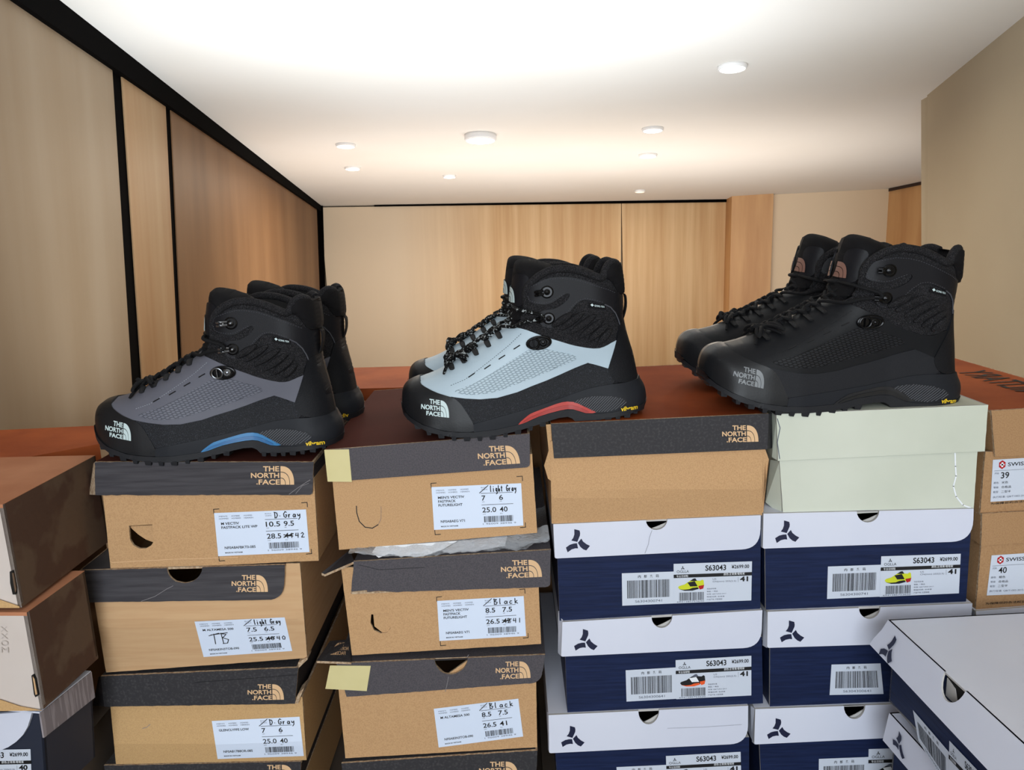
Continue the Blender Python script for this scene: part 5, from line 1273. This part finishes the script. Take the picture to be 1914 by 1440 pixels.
def make_boot(kind, near=True):
    root = bpy.data.objects.new('hiking_boot', None); COL.objects.link(root); root.empty_display_size = .05
    def B(name, b, mats, label=None, parent=None, sm=True):
        o = b.build(name, mats, parent or root, sm)
        me = o.data
        bm = bmesh.new(); bm.from_mesh(me); bmesh.ops.remove_doubles(bm, verts=bm.verts, dist=1e-5)
        for e in bm.edges:
            if len(e.link_faces) == 2 and e.calc_face_angle(0) > .75: e.smooth = False
        bm.to_mesh(me); bm.free(); 
        if label: o['label'] = label
        return o
    lab = {'d': 'dark grey', 'l': 'light grey', 'k': 'black'}[kind]
    b = MB(); patch(b, D['body'], 0.0, .002, sm=2, grid=.006); B('mesh_upper', b, M_meshb, 'black mesh inner upper')
    b = MB(); patch(b, D['shell'], .0012, .0012, grid=.006, sm=2); shell = B('shell', b, SHELL[kind], lab + ' shell over the instep')
    for sd in (1, -1): b = MB(); patch(b, D['texture'], .0019, .0008, (sd,), grid=.006); B('scaled_panel', b, SCALES[kind], None, shell)
    b = MB(); patch(b, D['toe'], .0028, .0028, sm=2, grid=.006); toe = B('toe_cap', b, M_toe, 'smooth black rubber toe cap')
    for sd in (1, -1): b = MB(); patch(b, D['rand'], .0021, .0021, (sd,), sm=1); B('rand', b, M_randm if kind != 'k' else mat('black_smooth_rand', (34, 35, 39), .6, spec=.18, bump=.1, bscale=700), 'grained black band')
    def mo(V):
        t = np.clip((V[:, 0] - TB((1250, 0))[0]) / .05, 0, 1); return .0032 + .0035 * t * np.clip(1 - V[:, 1] / .05, 0, 1)
    b = MB(); patch(b, D['mid'], .003, .003, sm=1, bridge=True, offf=mo); mid = B('midsole', b, M_mids)
    b = MB(); patch(b, D['out'], .0045, .003, sm=1, bridge=True, grid=.008, offf=lambda V: mo(V) + .0012); outs = B('outsole', b, M_rub)
    for sd in (1, -1):
        b = MB(); patch(b, D['strip'], 0, .001, (sd,), sm=2, offf=lambda V: mo(V) + .0010); st = B('shank_plate', b, STRIP[kind], {'d': 'bright blue', 'l': 'red', 'k': 'black'}[kind] + ' wedge in the midsole')
        b = MB(); patch(b, D['strip2'], 0, .001, (sd,), sm=2, offf=lambda V: mo(V) + .0019); B('shank_inlay', b, STRIP2[kind], None, st)
    ply = [tuple(p) for p in smooth(D['ribs'], 3)]; 
    for sd in (1, -1):
        b = MB(); patch(b, D['ribs'], 0, .001, (sd,), sm=2, offf=lambda V: mo(V) + .0006); rb = B('rib_field', b, M_rub, 'lens shaped field of slanting ribs')
        b = MB()
        for k in range(20):
            x0 = 1270 + k * 19; seg = [(x0 + t * 7.5 + 60, 1060 + t * 13) for t in range(0, 12)]
            seg = [(1270 + k * 19 + (1190 - yy) * .95 - 60, yy) for yy in range(1056, 1192, 8)]
            ins = inpoly(np.array(seg, float), ply); run = [q for q, i in zip(seg, ins) if i]
            if len(run) > 1:
                off = mo(np.array([TB(run[0])]))[0] + .0010; line_tube(b, run, sd, off, .00055, 0, 5)
        rr = B('ribs', b, mat('grey_black_ribs', (84, 86, 92) if kind != 'k' else (34, 35, 40), .5), None, rb); rr['kind'] = 'stuff'
    # lugs: one part each
    Lp = []
    for path, n in ((LUGPATH, 12), (LUGPATH2, 7)):
        A = np.array(path, float); sg = np.r_[0, np.cumsum(np.linalg.norm(np.diff(A, axis=0), axis=1))]
        for k in range(n):
            s_ = sg[-1] * (k + .5) / n; Lp.append((np.interp(s_, sg, A[:, 0]), np.interp(s_, sg, A[:, 1]), k))
    for (x, y, k) in Lp:
        for sd in (1, -1):
            q0 = surf(np.array([TB((x, y - 22))]), sd, mo(np.array([TB((x, y - 22))]))[0] + .0016)[0]
            w = 24 if k % 2 else 18; h = 27
            a, c = TB((x - w, y - 6)), TB((x + w, y - 6)); a2, c2 = TB((x - w + 7, y + h)), TB((x + w - 3, y + h))
            y1 = q0[1]; y2 = q0[1] + sd * min(.016, abs(q0[1]))
            b = MB(); b.slab([(a[0], y1, a[1]), (c[0], y1, c[1]), (c2[0], y1 * .98, c2[1]), (a2[0], y1 * .98, a2[1])], (0, y2 - y1, 0))
            B('tread_lug', b, M_rub, None, outs, False)
    b = MB(); patch(b, D['counter'], .0025, .0025, sm=2); B('heel_counter', b, mat('black_grained_heel', (21, 22, 26), .6, spec=.2, bump=.25, bscale=700), 'grained black heel counter')
    OV, PD = {}, {}
    for sd in (1, -1):
        b = MB(); patch(b, D['overlay'], .0016, .0016, (sd,), sm=2, grid=.005); OV[sd] = B('ankle_overlay', b, M_leath, 'smooth black ankle overlay')
        b = MB(); patch(b, D['pad'], .0008, .0008, (sd,), sm=1); PD[sd] = B('ankle_pad', b, M_meshb, 'black mesh ankle pad')
    for i, (p, q) in enumerate((((660, 985), (930, 800)), ((770, 1030), (1080, 790)), ((900, 1085), (1240, 830)), ((1030, 1145), (1340, 890)), ((1150, 1190), (1405, 960)), ((1285, 1230), (1440, 1040)))):
        for sd in (1, -1):
            b = MB(); F = BootFace(sd); pts = densify([Z3(*p), Z3(*q)], 12, False); m = len(pts)
            b.tube([F.pt(x, y, .0020) for x, y in pts], [.0046 * (math.sin(math.pi * (k + .6) / (m + .2)) ** .5) for k in range(m)], 8)
            B('ankle_rib', b, M_meshb, None, PD[sd])
    b = MB(); patch(b, D['tab'], .0048, .0045, sm=3, offf=lambda V: .0015 + .0045 * prof(seg_dist(V, np.array(TBs(smooth(D['tab'], 3)))), .008)); B('heel_tab', b, M_pad, 'padded black heel tab')
    # opening: lining, padded rim
    b = MB()
    ce = TBs(smooth(D['collar_edge'], 3, False)); cen_ = np.array(ce)
    A = surf(cen_, 1, -.002); Bq = surf(cen_, -1, -.002); n = len(ce); rows = []
    for k in range(n):
        a, c = Vector(A[k]), Vector(Bq[k]); rows.append([a * (1 - t) + c * t - Vector((0, 0, .05 * math.sin(math.pi * t) ** .5)) for t in (0, .1, .3, .5, .7, .9, 1)])
    V = [v for r_ in rows for v in r_]
    b.add(V, [(i * 7 + j, i * 7 + j + 1, (i + 1) * 7 + j + 1, (i + 1) * 7 + j) for i in range(5, n - 1) for j in range(6)])
    B('lining', b, M_lining, 'dark inside of the boot')
    for sd in (1, -1):
        b = MB(); P_ = [Vector(q) for q in surf(cen_, sd, -.001)]; m = len(P_)
        b.tube([p for p in P_], [.002 + .0028 * min(1, k / 8) for k in range(m)], 10); B('collar_rim', b, M_meshb)
        # strap holding the heel loop
    # tongue
    TG = D['tongue']
    b = MB(); V, T, loops = triangulate(densify(TBs(smooth(TG, 3)), .003), grid=.006)
    V = np.array([v for v in V])
    for sd in (1, -1):
        top = [Vector(q) for q in tong_surf(V, sd)]; tri = []
        for a, c, d in T:
            nn = (top[c] - top[a]).cross(top[d] - top[a])
            if nn.y * sd > 0: c, d = d, c
            tri.append((a, c, d))
        b.add(top, tri)
    tg = B('tongue', b, M_pad, 'padded black tongue')
    b = MB(); pp = densify(TBs(smooth(D['tpatch'], 3)), .003); V, T, loops = triangulate(pp, grid=.005)
    for sd in (1, -1):
        b = MB(); top = [Vector(q) for q in tong_surf(V, sd, .0012)]; m = len(top); bt = [Vector(q) for q in tong_surf(V, sd, -.001)]
        b.add(top + bt, ([t for t in T] if sd > 0 else [t[::-1] for t in T]) + [((q, p, p + m, q + m) if sd > 0 else (p, q, q + m, p + m)) for p, q in loops])
        B('tongue_patch', b, M_leath, 'stitched tongue patch', tg)
    for sd in (1, -1):
        p = Print(BootFace(sd, True), [(858, 275), (889, 275), (889, 385), (850, 385)], .0022)
        p.b = MB(); p.P = (lambda u, v, k=0, p=p: p.F.pt(*p.uv(u, v), .0020 + k * .0001))
        dome(p, 0, 0, 1, 1, 0, 8)
        o = p.b.build('tongue_logo', M_logor if kind == 'k' else M_logow, tg); o['label'] = 'small quarter dome emblem'
    # stitching on the overlay
    def dashes(path, sd, off, r, gap=2):
        b = MB(); P_ = densify(path, 9, False)
        for k in range(0, len(P_) - 2, gap): b.tube([BootFace(sd).pt(*P_[k], off), BootFace(sd).pt(*P_[k + 1], off)], r, 4)
        return b
    inner = [(x + (1150 - x) * .0 , y) for x, y in D['overlay']]
    topst = [Z3(*p) for p in [(350, 480), (340, 560), (365, 630), (450, 655), (560, 660), (640, 640), (730, 582), (850, 520)]]
    topst2 = [Z3(*p) for p in [(380, 440), (520, 375), (640, 332), (800, 325), (950, 342), (1100, 385), (1250, 440), (1400, 492), (1500, 545)]]
    topst3 = [Z3(*p) for p in [(520, 940), (570, 985), (640, 995), (760, 905), (840, 820), (920, 710), (1010, 625), (1100, 602), (1200, 620), (1340, 665)]]
    vamp = [(440, 975), (540, 930), (640, 855), (740, 775), (840, 690), (940, 590)]
    for sd in (1, -1):
        for path, rr, off in ((topst, .00035, .0017), (topst2, .00035, .0017), (topst3, .00035, .0017), (vamp, .0003, .0013)):
            o = B('stitching', dashes(path, sd, off, rr), M_stitch if path is not vamp else mat('seam_thread_' + kind, {'d': (170, 174, 184), 'l': (60, 66, 76), 'k': (22, 22, 24)}[kind], .7), None, OV[sd] if path is not vamp else shell, False); o['kind'] = 'stuff'
    # short marks beside the laces
    for i, (x, y) in enumerate(((562, 915), (672, 855), (772, 785), (875, 712))):
        for sd in (1, -1):
            b = MB(); line_tube(b, [(x, y), (x + 44, y - 30)], sd, .0014, .0007, 0, 5); B('printed_tick', b, M_ink, None, shell)
    # piping line between pad and heel
    for sd in (1, -1):
        b = MB(); line_tube(b, [Z3(*p) for p in [(1350, 690), (1430, 735), (1500, 820), (1545, 920), (1572, 1000)]], sd, .0018, .0008, 0, 5); B('piping', b, M_stitch, None, OV[sd])
    # hooks
    for sd in (1, -1):
        for (x, y, s_) in ((1098, 300, 1.22), (1112, 488, 1.15)):
            p, u, v, n_ = frame_at(x, y, sd, .0016)
            b = MB()
            b.lathe(p, n_, [(.0062 * s_, -.001), (.0062 * s_, .0012), (.005 * s_, .002), (.0048 * s_, .0012), (.0030 * s_, .0012), (.0030 * s_, .0026), (.0015 * s_, .0036), (.0001, .0038)], 20)
            hk = B('lace_hook', b, M_hook, 'black metal lace hook')
            b = MB()
            for t in (-.0019, .0019):
                q = p + v * t; b.tube([q - u * .004 + n_ * .001, q - u * .008 + n_ * .0022, q - u * .0125 + n_ * .0045, q - u * .0135 + n_ * .0065, q - u * .0105 + n_ * .0082], [.0016, .0018, .0018, .0017, .0014], 8)
            b.tube([p - u * .0085 + v * .0022 + n_ * .0025, p - u * .0085 - v * .0022 + n_ * .0025], .0014, 8)
            B('hook_prong', b, M_stud if kind == 'd' else M_hook, None, hk)
            b = MB(); b.lathe(p + n_ * .0022, n_, [(.0024, 0), (.0024, .0008), (.0012, .0018), (.0001, .002)], 14); B('rivet', b, M_stud if kind == 'd' else M_hook, None, hk)
        # ring eyelet
        p, u, v, n_ = frame_at(1046, 662, sd, .0018); tl = (u * .97 - v * .0)
        ring = [p + u * (.0135 * math.cos(a)) + v * (.0072 * math.sin(a)) + n_ * .0012 for a in np.linspace(0, 2 * math.pi, 25)[:-1]]
        b = MB(); b.tube(ring, .0016, 8, closed=True); b.slab([q - n_ * .002 for q in ring], n_ * .0022)
        er = B('lace_eyelet', b, M_hook, 'oval black metal eyelet')
        b = MB(); ring2 = [p - u * .006 + u * (.0062 * math.cos(a)) + v * (.0062 * math.sin(a)) + n_ * .0030 for a in np.linspace(0, 2 * math.pi, 19)[:-1]]; b.tube(ring2, .0012, 8, closed=True)
        b.tube([p - u * .006 + v * .006 + n_ * .003, p - u * .006 - v * .006 + n_ * .003], .0009, 6); B('eyelet_ring', b, M_stud if kind == 'd' else M_hook, None, er)
        b = MB(); b.lathe(p + u * .005 + n_ * .001, n_, [(.0048, 0), (.0048, .0014), (.0036, .0022), (.0034, .0014), (.0020, .0014), (.0018, .0024), (.0001, .0030)], 18); B('rivet', b, M_stud if kind == 'd' else M_hook, None, er)
    # laces
    LM = M_lacef if kind == 'l' else M_lace
    rows = [430, 515, 600, 685, 765]
    yw = .0155
    for i, s_ in enumerate(rows):
        b = MB()
        b.tube([top_pt(s_, yw * t, .0052 + .0012 * (1 - t * t)) for t in np.linspace(-1.1, 1.1, 13)], .0024, 8); B('lace_bar', b, LM)
        if i < len(rows) - 1:
            for g in (1, -1):
                b = MB(); b.tube([top_pt(s_ + (rows[i + 1] - s_) * (t + 1) / 2, g * yw * t, .0060 + .002 * (1 - t * t)) for t in np.linspace(-1, 1, 13)], .0022, 8); B('lace_cross', b, LM)
        for g in (1, -1):   # webbing loop that carries the lace
            b = MB(); x0, y0 = ridge(s_)
            b.tube([top_pt(s_, g * yw * k, .0030) for k in (1.0, 1.25, 1.5, 1.75)], [.0034, .0036, .0034, .003], 8, flat=.5)
            B('lace_loop', b, mat('loop_' + kind, {'d': (24, 24, 27), 'l': (26, 26, 28), 'k': (20, 20, 22)}[kind], .8))
    # lace across the ankle and round the hooks
    for g in (1, -1):
        F = BootFace(g)
        b = MB(); P_ = [top_pt(775, 0, .006), top_pt(790, g * .012, .0065), F.pt(900, 560, .007), F.pt(960, 520, .008), F.pt(1010, 500, .0075), F.pt(1060, 488, .0075), F.pt(1066, 470, .0085), F.pt(1040, 452, .0075), F.pt(980, 440, .0078), F.pt(930, 428, .008), Vector((TB((868, 415))[0], -g * .012, TB((868, 415))[1]))]
        b.tube([Vector(q) for q in smooth([tuple(p) for p in P_], 4, False)], .0021, 8); B('ankle_lace', b, LM)
    b = MB(); x_, z_ = TB((848, 418)); b.tube([Vector((TB((868, 415))[0], -y * .012, TB((868, 415))[1])) + Vector((-.006 * (1 - y * y), 0, 0)) for y in np.linspace(-1, 1, 9)], .0023, 8); B('ankle_lace', b, LM)
    for dz, xx in ((440, 846), (480, 838), (520, 826), (548, 815)):   # piled laces at the bend
        b = MB(); x_, z_ = TB((xx, dz)); b.tube([Vector((x_ + .001 + .006 * abs(t) ** 1.5, -t * .016, z_ + .0025 * math.sin(t * 5 + dz))) for t in np.linspace(-1, 1, 11)], .0026, 8); B('lace_bar', b, LM)
    # bow at the front of the lacing
    kx = 470 if kind == 'l' else 450
    K0 = top_pt(kx, .004, .010)
    b = MB(); b.tube([K0 + Vector((math.cos(a) * .005, math.sin(a) * .006, math.sin(2 * a) * .003)) for a in np.linspace(0, 2 * math.pi, 14)[:-1]], .0028, 8, closed=True); B('lace_knot', b, LM)
    for (dx, sd, ln) in ((-1, 1, .026), (1, 1, .030), (-1, -1, .022)):
        b = MB(); P_ = []
        for t in np.linspace(0, 1, 13):
            a = t * math.pi * 2
            s_ = kx + dx * 70 * math.sin(a / 2) + 8; yy = sd * (.004 + ln * .75 * math.sin(a / 2) + .004 * math.sin(a))
            P_.append(top_pt(max(335, s_), yy, .0045 + .006 * math.sin(a / 2) * abs(math.cos(a / 2)) + .003))
        b.tube(P_, .0021, 8); B('bow_loop', b, LM)
    for (dx, sd) in ((-100, 1), (60, 1), (-90, -1)):
        b = MB(); P_ = [top_pt(max(335, kx + dx * t), sd * (.004 + .024 * t), .006 - .002 * t) for t in np.linspace(0, 1, 9)]; b.tube(P_, [.0019] * 8 + [.0014], 7); B('lace_end', b, LM)
    # heel pull loop
    b = MB(); hx = [(1636, 330), (1662, 350), (1668, 430), (1655, 500), (1646, 520)]
    P_ = [TB(q) for q in smooth(hx, 3, False)]
    for k in range(len(P_) - 1):
        a, c = P_[k], P_[k + 1]; b.add([(a[0], -.007, a[1]), (a[0], .007, a[1]), (c[0], .007, c[1]), (c[0], -.007, c[1]), (a[0] + .0015, -.007, a[1]), (a[0] + .0015, .007, a[1]), (c[0] + .0015, .007, c[1]), (c[0] + .0015, -.007, c[1])], [(0, 1, 2, 3), (7, 6, 5, 4), (0, 4, 5, 1), (3, 2, 6, 7), (0, 3, 7, 4), (1, 5, 6, 2)])
    B('pull_loop', b, M_pad, 'heel pull loop', None, False)
    # prints
    for sd in (1, -1):
        def PR(quad, off):
            p = Print(BootFace(sd), quad, off); p.P = (lambda u, v, k=0: p.F.pt(*p.uv(u, v), off + k * .0002)); return p
        p = PR([(238, 1068), (430, 1082), (430, 1200), (238, 1180)] if sd > 0 else [(430, 1082), (238, 1068), (238, 1180), (430, 1200)], .0032)
        if sd < 0: p = PR([(430, 1082), (238, 1068), (238, 1180), (430, 1200)], .0032)
        p.text('THE', .29, 0, .67, .285, 0, .035); p.text('NORTH', 0, .355, .67, .64, 0, .035); p.text('FACE', .18, .715, .68, 1, 0, .035); dome(p, .70, 0, 1, 1, 0)
        o = p.b.build('toe_logo', M_logos if kind == 'k' else M_logow, toe); o['label'] = ('silver' if kind == 'k' else 'white') + ' logo print'
        mo_ = 0
        q_ = [(1618, 1140), (1724, 1126), (1724, 1160), (1618, 1176)]
        if sd < 0: q_ = [q_[1], q_[0], q_[3], q_[2]]
        p = PR(q_, 0); p.P = (lambda u, v, k=0, p=p: p.F.pt(*p.uv(u, v), float(mo(np.array([TB(p.uv(u, v))]))[0]) + .0012)); p.text('vibram', 0, 0, 1, 1, 0, .03); p.b.build('sole_logo', M_viby, mid)['label'] = 'yellow lettering'
        q_ = [Z3(1165, 670), Z3(1350, 705), Z3(1350, 740), Z3(1165, 712)]
        if sd < 0: q_ = [q_[1], q_[0], q_[3], q_[2]]
        b = MB(); patch(b, [Z3(1140, 660), Z3(1370, 702), Z3(1370, 765), Z3(1140, 735)], .0016, .0008, (sd,), sm=0); tgp = B('fabric_tag', b, M_pad, 'small woven tag', PD[sd])
        p = PR(q_, .0020); p.poly([(.0, .5), (.12, 0), (.24, .5), (.12, 1)], 0); p.text('GORE-TEX', .28, .25, 1, .9, 0, .02); p.b.build('tag_lettering', M_logow, tgp)
    return root

def copy_tree(o, parent=None):
    c = o.copy(); COL.objects.link(c); c.parent = parent
    for ch in list(o.children): copy_tree(ch, c)
    return c
def place(root, fore, heel, Yf, label, group, mirror=False, dY=0.0, dX=0.0, yaw=0.0, scale=1.03, dyaw=0.0, lift=0.0, zs=.96):
    Fp, Hp = onY(fore[0], fore[1], Yf), onY(heel[0], heel[1], Yf + dyaw)
    ex = (Hp - Fp); L = ex.length; ex.normalize(); ez = Vector((0, 0, 1)); ez = (ez - ex * ez.dot(ex)).normalized(); ey = ez.cross(ex)
    s_ = L / (969.7 * BK) * scale
    org = Fp + ey * (.048 * s_)
    # keep the middle of the boot where it was after scaling
    org = org - ex * (969.7 * BK * (s_ - L / (969.7 * BK))) * .45
    M = Matrix((ex, ey, ez)).transposed().to_4x4() @ Matrix.Rotation(yaw, 4, 'Z')
    M = Matrix.Translation(org + Vector((dX, dY, lift)) + Vector((0, 0, ex.z * 0))) @ M @ Matrix.Diagonal((s_, s_ * (-1 if mirror else 1), s_ * zs, 1))
    root.matrix_world = M
    tag(root, label, 'boot', group)
    return root

b2 = make_boot('l'); f2 = copy_tree(b2)
b1 = make_boot('d'); f1 = copy_tree(b1)
b3 = make_boot('k'); f3 = copy_tree(b3)
place(b2, (888, 821), (1141.6, 785), .932, 'light grey and black hiking boot with red sole wedge, front one of the middle pair', 'light grey boots', scale=1.015, zs=.955)
place(f2, (888, 821), (1141.6, 785), .932, 'light grey hiking boot almost hidden behind the one with the red sole wedge', 'light grey boots', True, .135, -.008, R(-1), scale=1.015, zs=.955)
place(b1, (294, 867), (551, 848), .932, 'dark grey hiking boot with bright blue sole wedge, on the first stack', 'dark grey boots', scale=1.0, zs=.955)
place(f1, (294, 867), (551, 848), .932, 'dark hiking boot behind the one with the blue sole wedge', 'dark grey boots', True, .14, .0, R(1.5), scale=1.0, zs=.955)
place(b3, (1470, 774), (1736, 768), .932, 'all-black hiking boot with silver toe logo, on the greenish-white box', 'black boots', scale=1.04, zs=.93)
place(f3, (1470, 774), (1736, 768), .932, 'all-black hiking boot behind the one with the silver toe logo', 'black boots', True, .135, .0, R(-1), scale=1.04, zs=.93)
